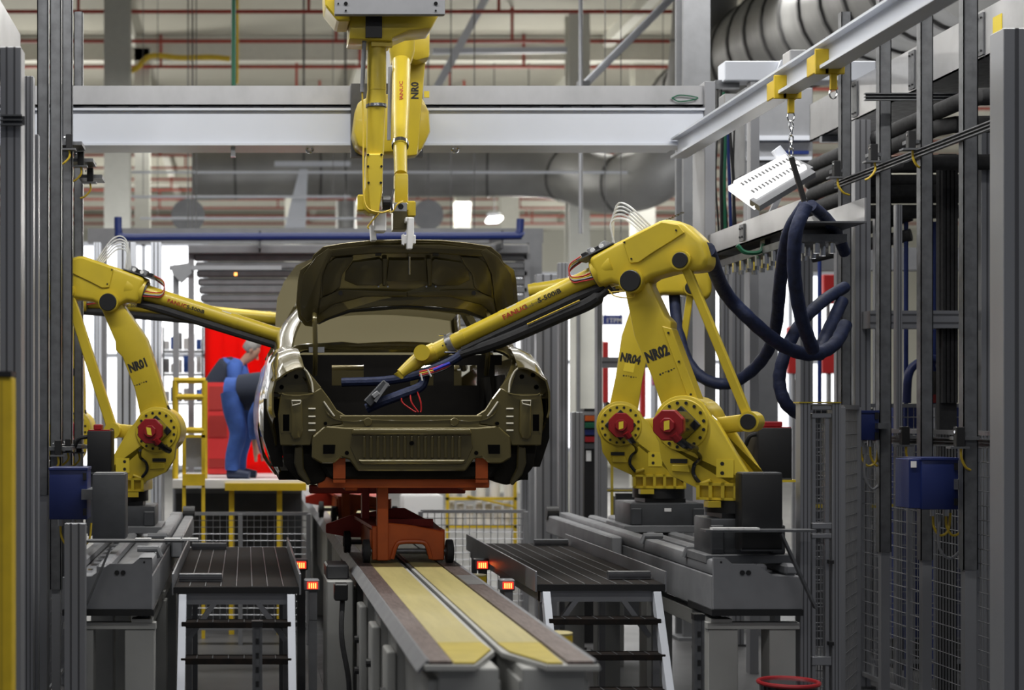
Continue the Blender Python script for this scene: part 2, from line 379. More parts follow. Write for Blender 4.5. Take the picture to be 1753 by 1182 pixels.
def side_rows(s):
    rows = []
    for Y in YS:
        h = interp(Y, HXM); zb = zlow(Y); bt = interp(Y, BELT)
        tk = max(0, min(1, (10.75 - Y)/.5)); prof = [(-.42, .86 - .03*tk), (-.30, .95 - .06*tk), (-.12, .992 - .055*tk), (.02, 1.0 - .01*tk), (.14, .99), (.22, .965), (bt - .06, .935), (bt - .02, .91), (bt, .885)]
        row = []
        N = 12
        for i in range(N):
            z = lerp(zb, bt, i/(N - 1))
            f = interp(z, sorted(prof[:6]) + [(max(.23, bt - .06), .938), (max(.235, bt - .02), .915), (max(.24, bt), .885)])
            if i == N - 1: f = .885
            row.append(C(s*h*f, Y, z))
        rows.append(row)
    return rows
for s, nm in ((-1, 'left'), (1, 'right')):
    sp_ = MB().grid(side_rows(s)).build('body_side', 'olive', car, smooth=True, solid=0.012, ang=40)
    # belt to deck: the top of the rear quarter, rolled in to the boot gutter
    rows = []
    for Y in [10.02, 10.06, 10.12, 10.2, 10.3, 10.42, 10.55, 10.68, 10.8]:
        h = interp(Y, HXM)*.885; bt = interp(Y, BELT); t = (Y - 10.02)/.78
        hi = lerp(.655, .70, t)
        rows.append([C(s*lerp(h, hi, q), Y, bt + .028*math.sin(q*math.pi*.6)) for q in (0, .2, .45, .7, 1)])
    MB().grid(rows).build('quarter_top', 'olive', car, smooth=True, solid=0.01)
    # rear pillar
    rows = []
    for i in range(9):
        t = i/8
        out = Vector((lerp(.825, .60, t) + .05*math.sin(t*3.1), lerp(11.35, 11.95, t), lerp(.42, .795, t)))
        mid = Vector((lerp(.80, .60, t) + .045*math.sin(t*3.1), lerp(10.95, 11.65, t), lerp(.43, .79, t)))
        inn = Vector((lerp(.72, .55, t) + .03*math.sin(t*3.1), lerp(10.62, 11.45, t**0.9), lerp(.415, .775, t)))
        row = [C(s*out.x, out.y, out.z), C(s*(out.x + mid.x)/2 + s*.012, (out.y + mid.y)/2, (out.z + mid.z)/2 + .004), C(s*mid.x, mid.y, mid.z), C(s*(mid.x + inn.x)/2 + s*.008, (mid.y + inn.y)/2, (mid.z + inn.z)/2 + .006), C(s*inn.x, inn.y, inn.z)]
        rows.append(row)
    MB().grid(rows).build('rear_pillar', 'olive', car, smooth=True, solid=0.02)
    # door pillars, roof rail, windscreen pillar, window sill strip
    MB().tube(smoothpath([C(s*.60, 11.9, .79), C(s*.61, 12.3, .815), C(s*.605, 12.7, .79), C(s*.68, 13.1, .58), C(s*.78, 13.45, .38)]), .035, 8).build('roof_rail', 'olive', car, smooth=True)
    MB().bar(C(s*.84, 12.35, .40), C(s*.62, 12.3, .80), .10, .05).build('centre_pillar', 'olive', car)
    MB().bar(C(s*.835, 11.3, .405), C(s*.835, 13.3, .375), .05, .04).build('window_sill', 'olive', car)
    # rear quarter face under the lamp: pressed panel with slots
    q = MB()
    T = lambda u, v, n, s=s: C(s*u, 10.03 + n, v)
    q.poly(T, [(.40, -.005), (.455, .03), (.50, .10), (.55, .165), (.62, .125), (.80, .125), (.815, .0), (.80, -.19), (.615, -.19), (.60, -.13), (.53, -.075), (.42, -.06)], 0, .025)
    fp = q.build('tail_panel', 'olive', car, bevel=.006)
    MB().poly(T, [(.668, .09), (.73, .09), (.735, .07), (.735, -.13), (.72, -.155), (.675, -.145), (.662, -.10)], -.028, .004).build('pressed_box', 'olive', car, bevel=.012, seg=3)
    MB().poly(T, [(.745, -.0), (.785, -.0), (.785, -.10), (.745, -.10)], -.004, .006).build('slot', 'hole', car)
    for a, b, c_, d_ in [(.735, .745, .012, -.112), (.785, .795, .012, -.112)]:
        MB().poly(T, [(a, c_), (b, c_), (b, d_), (a, d_)], -.012, .0).build('slot_flange', 'olive', car)
    for vz in (.035, -.013, -.055, -.098):
        MB().tube([T(.585, vz, -.004), T(.628, vz, -.004)], .006, 6).build('louvre', 'sealer', car, smooth=True)
    MB().tube(smoothpath([T(.60, .128, -.006), T(.66, .118, -.01), T(.76, .118, -.01), T(.79, .128, -.006)]), .006, 6).build('weld_flange', 'olive', car, smooth=True)
    MB().tube([T(.675, .085, -.032), T(.73, .085, -.032), T(.728, .055, -.032), T(.68, .066, -.032), T(.675, .085, -.032)], .005, 6).build('box_bead', 'sealer', car, smooth=True)
    MB().tube(smoothpath([T(.535, .08, -.004), T(.50, .03, -.005), T(.47, -.01, -.004)]), .006, 6).build('gutter_bead', 'sealer', car, smooth=True)
    MB().tube(smoothpath([C(s*.60, 10.025, .135), C(s*.608, 10.035, .20), C(s*.635, 10.04, .26), C(s*.66, 10.03, .285)]), .006, 6).build('pocket_bead', 'sealer', car, smooth=True)  # pale bead draws the highlight along the lamp pocket's inner edge
    # lamp pocket: back, floor, inner cheek
    MB().poly(lambda u, v, n, s=s: C(s*u, 10.15 + n, v), [(.60, .13), (.66, .30), (.78, .30), (.86, .22), (.85, .11), (.62, .11)], 0, .02).build('lamp_pocket_back', 'olive', car)
    MB().add([C(s*.60, 10.03, .125), C(s*.81, 10.03, .125), C(s*.85, 10.15, .135), C(s*.62, 10.15, .135)], [(0, 1, 2, 3)]).build('lamp_pocket_floor', 'olive', car, solid=.008)
    MB().add([C(s*.555, 10.04, .165), C(s*.60, 10.03, .125), C(s*.62, 10.15, .13), C(s*.66, 10.15, .30), C(s*.655, 10.04, .285)], [(0, 1, 2, 3, 4)]).build('lamp_pocket_cheek', 'olive', car, solid=.008)
    for u, v in ((.70, .235), (.77, .245), (.79, .17)):
        MB().cyl(C(s*u, 10.155, v), C(s*u, 10.138, v), .014, n=12).build('pocket_hole', 'hole', car)
    # dark wheel house and hanging bracket below the tail
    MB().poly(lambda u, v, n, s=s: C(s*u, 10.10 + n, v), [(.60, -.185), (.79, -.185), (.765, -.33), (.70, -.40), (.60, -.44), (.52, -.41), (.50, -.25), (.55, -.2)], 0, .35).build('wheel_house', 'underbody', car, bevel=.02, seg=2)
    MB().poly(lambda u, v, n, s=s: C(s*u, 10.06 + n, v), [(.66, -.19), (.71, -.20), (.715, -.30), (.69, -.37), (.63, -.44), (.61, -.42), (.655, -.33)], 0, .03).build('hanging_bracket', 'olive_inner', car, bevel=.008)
    MB().poly(lambda u, v, n, s=s: C(s*u, 10.30 + n, v), [(.78, .1), (.90, .1), (.90, -.15), (.84, -.33), (.78, -.33)], 0, .04).build('inner_quarter', 'underbody', car)
    # boot gutter: channel around the opening
    path = [(.0, .435, 10.76), (.40, .432, 10.75), (.60, .425, 10.70), (.675, .395, 10.62), (.695, .35, 10.50), (.655, .30, 10.30), (.60, .22, 10.16), (.53, .12, 10.07), (.475, .035, 10.04), (.44, -.0, 10.03), (.36, -.018, 10.03), (0, -.018, 10.03)]
    P = smoothpath([C(s*a, c_, b) for a, b, c_ in path], 5)
    outer = []; inner = []; lip = []
    cen = C(0, 10.4, .2)
    for p in P:
        d = Vector((p.x - cen.x, 0, p.z - cen.z)); d = d.normalized() if d.length > 1e-6 else Vector((0, 0, 1))
        sc = .055 if abs(p.x - XC) > .3 else .03
        outer.append(p + d*sc + Vector((0, -.012, .012))); inner.append(p); lip.append(p + Vector((0, .06, -.01)))
    MB().grid([outer, [a.lerp(b, .5) + Vector((0, .02, -.012)) for a, b in zip(outer, inner)], inner, lip]).build('boot_gutter', 'olive', car, smooth=True, solid=.006)
    # hinge arm
    MB().tube(smoothpath([C(s*.565, 10.66, .66), C(s*.565, 10.60, .60), C(s*.56, 10.62, .38), C(s*.56, 10.70, .26)]), .016, 8).build('hinge_arm', 'olive', car, smooth=True)
    MB().box(*sorted((XC + s*.50, XC + s*.60)), 10.66, 10.74, CH + .405, CH + .44).build('hinge_bracket', 'galv_bright', car)
# roof, deck, rear header
rows = [[C(h*sc_, Y, z + .05*(1 - (h/.6)**2)) for h in (-.6, -.5, -.35, -.15, 0, .15, .35, .5, .6)] for Y, z, sc_ in [(11.42, .715, .93), (11.55, .755, .97), (11.8, .785, 1), (12.2, .80, 1), (12.5, .79, 1), (12.72, .755, .98)]]
MB().grid(rows).build('roof', 'olive', car, smooth=True, solid=.03)
rows = [[C(h, Y + dy, z) for h in (-.72, -.45, -.2, 0, .2, .45, .72)] for Y, z, dy in [(10.74, .425, 0), (10.78, .445, 0), (10.86, .445, 0), (10.92, .435, 0)]]
MB().grid(rows).build('rear_deck', 'olive', car, smooth=True, solid=.02)
# tail: sill band, recessed middle with ribs, bumper mounting
T = lambda u, v, n: C(u, 10.0 + n, v)
MB().poly(T, [(-.44, -.005), (.44, -.005), (.42, -.06), (.5, -.075), (.40, -.085), (-.40, -.085), (-.5, -.075), (-.42, -.06)], .02, .05).build('boot_sill', 'olive', car, bevel=.006)
lowp = [(.40, -.08), (.53, -.07), (.605, -.135), (.61, -.265), (.55, -.30), (.475, -.30), (.43, -.26), (.38, -.275), (.33, -.345)]
MB().poly(T, lowp + [(-u, v) for u, v in reversed(lowp)], -.01, .03).build('bumper_panel', 'olive', car, bevel=.008)
rc = [(.36, -.10), (.375, -.20), (.33, -.30), (-.33, -.30), (-.375, -.20), (-.36, -.10)]
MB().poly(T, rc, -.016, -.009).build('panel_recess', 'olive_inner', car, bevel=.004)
MB().poly(T, [(.36, -.085), (.37, -.125), (-.37, -.125), (-.36, -.085)], -.03, -.005).build('panel_ridge', 'olive', car, bevel=.012, seg=3)
MB().poly(T, [(.33, -.275), (.31, -.305), (-.31, -.305), (-.33, -.275)], -.034, -.005).build('panel_ridge', 'olive', car, bevel=.012, seg=3)
for i in range(15):
    u = -.29 + i*.0415
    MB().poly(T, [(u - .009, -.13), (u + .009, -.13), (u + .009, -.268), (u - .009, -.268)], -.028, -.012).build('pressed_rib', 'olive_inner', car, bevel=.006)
for s in (-1, 1):
    MB().poly(T, [(s*.465, -.185), (s*.54, -.185), (s*.54, -.24), (s*.47, -.24)], -.014, .0).build('tow_hole', 'hole', car)
    MB().cyl(T(s*.265, -.045, .02), T(s*.265, -.045, .008), .026, n=14).build('round_boss', 'olive', car, bevel=.004)
    MB().cyl(T(s*.525, -.055, .02), T(s*.525, -.055, -.012), .011, n=10).build('drain_hole', 'hole', car)
    MB().cyl(T(s*.395, -.235, 0), T(s*.395, -.235, -.013), .013, n=10).build('drain_hole', 'hole', car)
MB().cyl(T(0, -.175, -.01), T(0, -.175, -.03), .014, n=10).build('drain_hole', 'hole', car)
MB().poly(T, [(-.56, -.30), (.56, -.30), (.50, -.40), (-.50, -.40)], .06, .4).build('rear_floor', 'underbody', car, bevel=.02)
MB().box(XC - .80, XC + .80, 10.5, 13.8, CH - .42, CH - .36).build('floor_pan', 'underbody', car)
MB().box(XC - .58, XC + .58, 10.06, 11.25, CH - .12, CH - .10).build('boot_floor', 'underbody', car)  # boot interior in near black, its shade put into the colour
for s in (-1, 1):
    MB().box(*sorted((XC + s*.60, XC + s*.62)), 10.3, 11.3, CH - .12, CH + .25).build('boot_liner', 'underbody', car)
# bulkhead behind the boot with its openings, front scuttle
T = lambda u, v, n: C(u, 11.25 + n, v)
bk = MB()
for a, b, c_, d_ in [(-.70, .70, -.12, .20), (-.70, -.42, .20, .34), (-.20, .12, .20, .34), (.28, .42, .20, .34), (.58, .70, .20, .34), (-.75, .75, .34, .41)]:
    bk.poly(T, [(a, c_), (b, c_), (b, d_), (a, d_)], 0, .02)
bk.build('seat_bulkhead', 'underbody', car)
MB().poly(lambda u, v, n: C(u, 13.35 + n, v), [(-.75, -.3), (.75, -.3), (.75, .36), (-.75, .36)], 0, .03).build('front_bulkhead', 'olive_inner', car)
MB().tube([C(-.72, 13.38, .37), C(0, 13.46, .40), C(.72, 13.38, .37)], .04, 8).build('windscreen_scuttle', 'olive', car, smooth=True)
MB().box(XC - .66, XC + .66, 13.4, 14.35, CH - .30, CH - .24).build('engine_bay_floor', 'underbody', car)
MB().poly(lambda u, v, n: C(u, 14.33 + n, v), [(-.66, -.25), (.66, -.25), (.66, .12), (-.66, .12)], 0, .05).build('front_crossmember', 'olive', car)
# raised bonnet (seen past the boot lid and through the cabin)
rows = []
for i in range(8):
    t = i/7
    w_ = interp(t, [(0, .78), (.55, .76), (.8, .66), (.93, .50), (1, .25)])
    rows.append([C(w_*q, 13.5 + .34*t - .05*math.sin(q*1.5)**2, .40 + 1.02*t - .03*q*q) for q in (-1, -.8, -.4, 0, .4, .8, 1)])
bn = MB().grid(rows).build('bonnet', 'olive_matt', car, smooth=True, solid=.03)
MB().bar(C(-.6, 13.45, .38), C(-.45, 13.70, .95), .02, .02).build('bonnet_stay', 'olive', car)
# raised boot lid with its pressed inner frame
def lidY(p): return 10.46 + (p[1] - 410)*.0014 + abs(p[0] - 697)*.00022
L = [(697, 410), (755, 411), (805, 416), (840, 422), (858, 437), (861, 448), (880, 462), (884, 480), (887, 520), (883, 545), (872, 558), (858, 560), (836, 546), (797, 531), (745, 525), (697, 523)]
LID = L + [(1394 - a, b) for a, b in reversed(L[1:-1])]
lid = MB().pxpoly(LID, 0, .016, lidY).build('boot_lid', 'olive', car, bevel=.004)
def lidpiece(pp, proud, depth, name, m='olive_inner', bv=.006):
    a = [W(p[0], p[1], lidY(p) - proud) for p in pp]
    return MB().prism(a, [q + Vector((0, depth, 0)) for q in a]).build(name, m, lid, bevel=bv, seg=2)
mir = lambda pp: [(1394 - a, b) for a, b in reversed(pp)]
lidpiece([(562, 428), (640, 419), (754, 419), (832, 428), (826, 440), (750, 434), (644, 434), (568, 440)], .022, .02, 'lip_pressing')
for g in (lambda p: p, mir):
    lidpiece(g([(541, 440), (562, 425), (572, 432), (560, 452), (552, 470), (548, 510), (541, 545), (525, 552), (515, 540), (513, 515), (519, 470)]), .026, .02, 'side_frame')
    lidpiece(g([(560, 452), (575, 442), (606, 440), (600, 452), (586, 470), (582, 492), (568, 503), (552, 508), (552, 474)]), .012, .012, 'frame_web')
    lidpiece(g([(604, 450), (650, 444), (658, 452), (658, 482), (648, 489), (610, 489), (590, 480), (592, 466)]), .004, .006, 'frame_panel')
    lidpiece(g([(548, 512), (582, 496), (620, 497), (697, 500), (697, 508), (625, 508), (570, 522), (545, 540)]), .022, .02, 'hinge_rail')
    c0 = g([(583, 502)])[0]
    MB().cyl(W(*c0, lidY(c0) - .03), W(*c0, lidY(c0)), .014, n=12).build('frame_hole', 'black', lid)
    for c0 in (g([(648, 491)])[0], g([(664, 491)])[0]):
        MB().cyl(W(*c0, lidY(c0) - .026), W(*c0, lidY(c0)), .006, n=8).build('bolt', 'chrome', lid)
    c0 = g([(648, 436)])[0]
    MB().pxpoly([(c0[0]-5, c0[1]-2), (c0[0]+5, c0[1]-2), (c0[0]+5, c0[1]+2), (c0[0]-5, c0[1]+2)], 0, .02, lambda p: lidY(p) - .026).build('clip_hole', 'black', lid)
lidpiece([(666, 446), (728, 446), (732, 482), (662, 482)], .004, .006, 'frame_panel')
lidpiece([(655, 443), (664, 443), (661, 490), (655, 490)], .016, .016, 'frame_rib'); lidpiece([(730, 443), (739, 443), (739, 490), (733, 490)], .016, .016, 'frame_rib')
MB().tube([W(701, 440, 10.46), W(701, 470, 10.5)], .006, 6).build('latch_rod', 'galv_bright', lid)
lidpiece([(545, 552), (562, 541), (600, 529), (697, 522), (794, 529), (832, 541), (849, 552), (849, 556), (830, 547), (794, 535), (697, 528), (600, 535), (564, 547), (545, 556)], -.03, .05, 'hinge_edge', 'black')

# ---------------------------------------------------------------- conveyor track and orange carriages
ZT = -.94
trk = thing('conveyor_track', 'twin beam floor conveyor with pale yellow running strips and grey sides', 'conveyor', (1.02, 12, 0))
YF = 6.2
def plank(xs, name, m, z0, z1):
    a = [Vector((x, y, CH + z1)) for x, y in xs]
    MB().prism(a, [p - Vector((0, 0, z1 - z0)) for p in a]).build(name, m, trk, bevel=.002)
y0s = [6.75, 8.4, 10.1, 12.0, 14.4, 17.4, 21, 26, 31]
for a, b in zip(y0s, y0s[1:]):
    plank([(.79, a), (.79, b - .004), (.975, b - .004), (.975, a)], 'running_strip', 'pale_yellow', ZT - .008, ZT)
    plank([(1.04, a), (1.04, b - .004), (1.215, b - .004), (1.215, a)], 'running_strip', 'pale_yellow', ZT - .008, ZT)
plank([(.79, YF), (.79, 6.746), (.975, 6.746), (.985, 6.56), (.87, 6.2)], 'strip_end', 'end_yellow', ZT - .008, ZT)
plank([(1.145, 6.2), (1.05, 6.5), (1.04, 6.746), (1.215, 6.746), (1.205, 6.2)], 'strip_end', 'end_yellow', ZT - .008, ZT)
plank([(.68, YF - .02), (.68, 31), (1.0, 31), (1.0, 6.56), (.87, YF - .02)], 'top_plate', 'machine_white', ZT - .03, ZT - .009)
plank([(1.14, YF - .02), (1.022, 6.52), (1.022, 31), (1.34, 31), (1.34, YF - .02)], 'top_plate', 'machine_white', ZT - .03, ZT - .009)
for x0, x1 in ((.70, .785), (1.222, 1.32)):
    MB().box(x0, x1, YF, 31, CH + ZT - .009, CH + ZT + .004).build('rail_flat', 'rail_brown', trk)
MB().add([(.70, YF, CH + ZT + .002), (.665, YF + .05, CH + ZT - .05), (.665, 31, CH + ZT - .05), (.70, 31, CH + ZT + .002)], [(0, 1, 2, 3)]).build('edge_skirt', 'grey_paint', trk, solid=.012)
MB().add([(1.32, YF, CH + ZT + .002), (1.355, YF + .05, CH + ZT - .04), (1.355, 31, CH + ZT - .04), (1.32, 31, CH + ZT + .002)], [(0, 1, 2, 3)]).build('edge_skirt', 'grey_paint', trk, solid=.012)
for y in (9.0, 10.6, 14.0):
    MB().box(1.225, 1.315, y, y + .5, CH + ZT + .004, CH + ZT + .006).build('wear_plate', 'galv_bright', trk)
MB().box(.74, .97, YF + .05, 31, 0.55, CH + ZT - .03).build('beam', 'machine_white', trk, bevel=.006)
MB().box(1.06, 1.30, YF + .05, 31, 0.55, CH + ZT - .03).build('beam', 'machine_white', trk, bevel=.006)
for i, y in enumerate([YF + .08, 7.6, 8.5, 9.4, 10.3, 12.0, 14.0, 17, 21, 26, 30]):
    MB().box(.70, .98, y, y + .3, 0, 1.08).build('stand', 'machine_white', trk, bevel=.005)
    MB().box(1.05, 1.32, y, y + .3, 0, 1.08).build('stand', 'machine_white', trk, bevel=.005)
    if 7 < y < 11:
        MB().box(.655, .70, y - .02, y + .22, 0.25, 1.0).build('side_plate', 'machine_white', trk, bevel=.012, seg=3)
        for z in (.62, .80): MB().cyl((.655, y + .05, z), (.63, y + .05, z), .022, n=10).build('bolt_head', 'black', trk)
for x in (1.20,): MB().tube([(x, YF + .048, .86), (x, YF + .03, .86)], .026, 14).build('bolt_head', 'steel_dark', trk)
for i in range(14):
    MB().box(.98, 1.05, 6.9 + i*.55, 7.1 + i*.55, CH + ZT - .10, CH + ZT - .07).build('cross_tie', 'galv', trk)
MB().bar((1.01, 6.25, .70), (1.01, 30, .70), .05, .10).build('drive_chain', 'steel_dark', trk)
MB().box(.50, .66, 10.0, 10.5, .0, CH - 1.02).build('side_cabinet', 'machine_white', trk, bevel=.006)
MB().box(.50, .64, 10.1, 10.4, CH - 1.02, CH - .93).build('limit_switch_block', 'steel_dark', trk, bevel=.01)
MB().box(.52, .60, 9.55, 9.65, CH - 1.09, CH - .99).build('sensor_block', 'black', trk, bevel=.008)
MB().tube(smoothpath([(.57, 9.6, CH - 1.09), (.56, 9.5, 0.8), (.60, 9.45, .5), (.54, 9.5, .2), (.55, 9.5, 0.0)]), .015, 8).build('power_cable', 'rubber', trk, smooth=True)
MB().box(.6, 1.4, YF + .2, 31, 0, .012).build('foot_rail', 'steel_dark', trk)

def carriage(yc, label, full=True):
    c = thing('carriage', label, 'carriage', (1.02, yc + .5, CH + ZT))
    y = yc; zt = CH + ZT
    fp = [(.80, .02), (.80, .23), (.855, .24), (.86, .26), (1.05, .24), (1.255, .20), (1.255, .02), (1.17, .02), (1.14, .10), (1.11, .125), (.98, .125), (.95, .10), (.92, .02)]
    MB().prism([(a, y, zt + b) for a, b in fp], [(a, y + .035, zt + b) for a, b in fp]).build('front_plate', 'orange', c, bevel=.006)
    MB().tube(smoothpath([(.925, y - .01, zt + .03), (.95, y - .01, zt + .11), (.985, y - .01, zt + .135), (1.11, y - .01, zt + .135), (1.145, y - .01, zt + .11), (1.17, y - .01, zt + .03)], 4), .014, 8).build('arch_rim', 'orange', c, smooth=True)
    rp = [(.55, .13), (.55, .19), (.72, .25), (1.02, .30), (1.09, .30), (1.28, .20), (1.28, .10), (.72, .10)]
    MB().prism([(a, y + .85, zt + b) for a, b in rp], [(a, y + .89, zt + b) for a, b in rp]).build('rear_plate', 'red_orange', c, bevel=.006)
    MB().add([(.80, y + .02, zt + .235), (1.255, y + .02, zt + .205), (1.27, y + .87, zt + .22), (.74, y + .87, zt + .25)], [(0, 1, 2, 3)]).build('deck_plate', 'red_orange', c, solid=.02)
    for x in (.80, 1.25):
        MB().box(x - .012, x + .012, y + .03, y + .86, zt + .06, zt + .21).build('side_plate', 'orange', c)
    for x, yy in ((.765, y + .02), (1.29, y + .02), (.69, y + .78), (1.30, y + .84)):
        w_ = MB().cyl((x - .022, yy, zt + .075), (x + .022, yy, zt + .075), .075, n=24).build('wheel', 'rubber', c, bevel=.008, seg=2)
        MB().cyl((x - .028, yy, zt + .075), (x + .028, yy, zt + .075), .03, n=14).build('hub', 'steel_dark', w_)
        MB().cyl((min(x, 1.02 if x < 1 else 1.02), yy, zt + .075), (max(x, 1.02), yy, zt + .075), .016, n=8).build('axle', 'steel_dark', c)
    MB().box(.83, .90, y - .03, y + .05, zt + .02, CH - .46 if full else zt + .42).build('front_pillar', 'orange', c, bevel=.004)
    MB().box(.78, .83, y + .62, y + .72, zt + .2, CH - .49 if full else zt + .42).build('rear_pillar', 'red_orange', c, bevel=.004)
    if full:
        MB().box(.85, .86 + .36, y + .3, y + .34, zt + .2, zt + .26).build('cross_web', 'red_orange', c)
        MB().box(X(544, 10.12), X(838, 10.12), 10.12, 10.25, CH - .455, CH - .385).build('cradle_beam', 'orange', c, bevel=.008, seg=2)
        MB().box(X(530, 10.95), X(797, 10.95), 10.95, 11.08, CH - .53, CH - .475).build('cradle_beam', 'red_orange', c, bevel=.006)
        for s in (-1, 1):
            MB().box(*sorted((XC + s*.40, XC + s*.475)), 10.05, 10.08, CH - .40, CH - .27).build('jig_foot', 'orange', c)
            MB().box(*sorted((XC + s*.40, XC + s*.475)), 10.05, 10.14, CH - .42, CH - .395).build('jig_foot', 'orange', c)
        for x in (.62, 1.36):
            MB().box(x, x + .08, 10.2, 12.9, CH - .475, CH - .425).build('cradle_rail', 'orange', c, bevel=.006)
    else:
        MB().box(.70, 1.30, y - .02, y + .06, zt + .42, zt + .47).build('cradle_beam', 'orange', c, bevel=.006)
    return c
carriage(10.32, 'orange wheeled carriage standing on yellow strips under the car')
carriage(14.1, 'second orange carriage farther along the track behind the first', False)
# ---------------------------------------------------------------- floor robots
def rot2(p, a): return (p[0]*math.cos(a) - p[1]*math.sin(a), p[0]*math.sin(a) + p[1]*math.cos(a))
def circ(cx, cy, r, n=20, a0=0, a1=2*math.pi): return [(cx + r*math.cos(lerp(a0, a1, i/(n if a1 - a0 < 6.2 else n))), cy + r*math.sin(lerp(a0, a1, i/n))) for i in range(n + (1 if a1 - a0 < 6.2 else 0))]
def project(p): return (X0 + F*p.x/p.y, Y0 - F*(p.z - CH)/p.y)
def robot(label, J2, side, yaw, j3, fa_deg, tip_px, code, fore_text, base_z, wrist=True, cover_code=None, motor=True, arm_only=False):
    """side +1: stands right of the line and reaches left; -1: the reverse. u = away from the car, v = up, n = toward the viewer"""
    cy, sy = math.cos(yaw), math.sin(yaw)
    back = Vector((side*cy, -side*sy*1.0 if side > 0 else sy, 0)) if side > 0 else Vector((-cy, sy, 0))
    Nn = Vector((-sy, -cy, 0)) if side > 0 else Vector((-sy, -cy, 0))
    J2 = Vector(J2)
    T = lambda u, v, n: J2 + back*u + Vector((0, 0, v)) + Nn*n
    A = T(.28, 0, -.17)
    r = thing('industrial_robot', label, 'robot', (A.x, A.y, base_z))
    Rt = back*side                          # picture right
    vb = base_z - J2.z                      # base underside in v
    # --- turret casting
    if not arm_only:
        ring = circ(0, 0, .175, 22, math.radians(40), math.radians(215))
        out = [(.16, .06)] + ring[1:] + [(-.13, -.20), (-.07, -.30), (.08, -.37), (.11, -.43), (.11, vb + .07), (.46, vb + .07), (.46, -.42), (.20, .02)]
        MB().poly(T, out, -.07, 0).build('side_casting', 'yellow', r, bevel=.008, seg=2)
        MB().poly(T, [(.02, .1), (.16, .06), (.46, -.40), (.46, vb + .08), (.11, vb + .08), (.05, -.2)], -.36, -.30).build('side_casting', 'yellow', r, bevel=.008, seg=2)
        MB().poly(T, [(.10, vb + .08), (.46, vb + .08), (.46, -.38), (.10, -.38)], -.30, -.06).build('turret_core', 'yellow', r, bevel=.01)
        MB().cyl(T(0, 0, -.34), T(0, 0, -.03), .172, n=36).build('shoulder_barrel', 'yellow', r, smooth=True)
        MB().cyl(T(0, 0, -.01), T(0, 0, .012), .155, n=36).build('bolt_ring', 'yellow', r, bevel=.004)
        for i in range(16):
            if i % 4 == 2 and i != 2: pass
            a = math.radians(11 + 22.5*i)
            MB().cyl(T(.132*math.cos(a), .132*math.sin(a), .008), T(.132*math.cos(a), .132*math.sin(a), .016), .010, n=8).build('bolt', 'black', r)
        # flange with pockets
        MB().poly(T, [(.09, vb), (.47, vb), (.47, vb + .09), (.09, vb + .09)], -.38, -.005).build('base_flange', 'yellow', r, bevel=.006)
        fl_ = MB(); fl_.poly(T, [(.09, vb + .085), (.47, vb + .085), (.47, vb + .10), (.09, vb + .10)], -.01, .03); fl_.poly(T, [(.09, vb), (.47, vb), (.47, vb + .015), (.09, vb + .015)], -.01, .03)
        for i in range(6):
            u = .09 + i*.072; fl_.poly(T, [(u, vb), (u + .02, vb), (u + .02, vb + .1), (u, vb + .1)], -.01, .03)
        fl_.build('flange_ribs', 'yellow', r)
        MB().cyl(T(.28, vb - .075, -.17), T(.28, vb, -.17), .19, n=32).build('turntable', 'black', r, smooth=True)
        # motor
        D = [(.115, 0), (0, .115), (-.115, 0), (0, -.115)]
        MB().poly(T, D, .01, .03).build('motor_plate', 'black', r, bevel=.004)
        oc = lambda R: [(R*math.cos(math.radians(22.5 + 45*i)), R*math.sin(math.radians(22.5 + 45*i))) for i in range(8)]
        mt = MB().poly(T, oc(.088), .03, .24).build('motor', 'black_gloss', r, bevel=.004)
        MB().poly(T, oc(.096), .24, .29).build('motor_cover', 'red', mt, bevel=.006)
        MB().poly(T, oc(.045), .29, .312).build('motor_cap', 'red', mt, bevel=.004)
        MB().poly(T, [(-side*.004 - .012, .022), (-side*.004 + .02, .03), (.016, -.022), (-.016, -.03)], .312, .314).build('rating_plate', 'print_yellow', mt)
        MB().tube([T(side*.03, -.05, .285), T(side*.055, -.085, .265)], .028, 8).build('motor_socket', 'red', mt)
        MB().tube(smoothpath([T(side*.05, -.08, .27), T(side*.085, -.12, .20), T(side*.11, -.14, .12)]), .024, 10).build('plug', 'black_gloss', mt, smooth=True)
        MB().tube(smoothpath([T(.10, -.14, .12), T(.115, -.19, .03), T(.075, -.235, .01), T(.07, -.29, .01), T(.11, -.345, .012)]), .012, 8).build('motor_cable', 'black_gloss', r, smooth=True)
        MB().tube([T(.11, -.345, .014), T(.17, -.325, .014)], .012, 8).build('cable_clip', 'yellow', r)
        MB().poly(T, [(-.07, -.20), (.03, -.20), (.03, -.225), (-.07, -.225)], -.004, .006).build('inspection_slot', 'black', r)
        MB().poly(T, [(-.06, -.235), (.04, -.235), (.05, -.28), (-.06, -.275)], -.004, .012).build('lug', 'yellow', r, bevel=.004)
        MB().poly(T, [(.20, -.20), (.30, -.20), (.30, -.305), (.20, -.305)], .0, .004).build('warning_plate', 'print_yellow', r)
        for (u, v) in ((.235, -.225), (.235, -.28)):
            MB().poly(T, circ(u, v, .012, 8), .004, .005).build('warning_mark', 'print_black', r)
        MB().box(*[q for k_ in range(3) for q in sorted((T(.13, vb - .04, .01)[k_], T(.24, vb - .005, .05)[k_]))]).build('zero_bracket', 'yellow', r)
        # second drive and rear crank
        MB().cyl(T(.02, 0, -.40), T(.02, 0, -.335), .12, n=24).build('rear_drive', 'yellow', r, smooth=True)
        MB().poly(lambda u, v, n: T(u, v, n), oc(.08), -.56, -.40).build('rear_motor', 'black', r)
        MB().poly(lambda u, v, n: T(u, v, n), oc(.085), -.60, -.56).build('rear_motor_cover', 'red', r)
    # --- lower arm
    L2 = math.hypot(*j3); ang = math.atan2(j3[0], j3[1])            # lean back positive
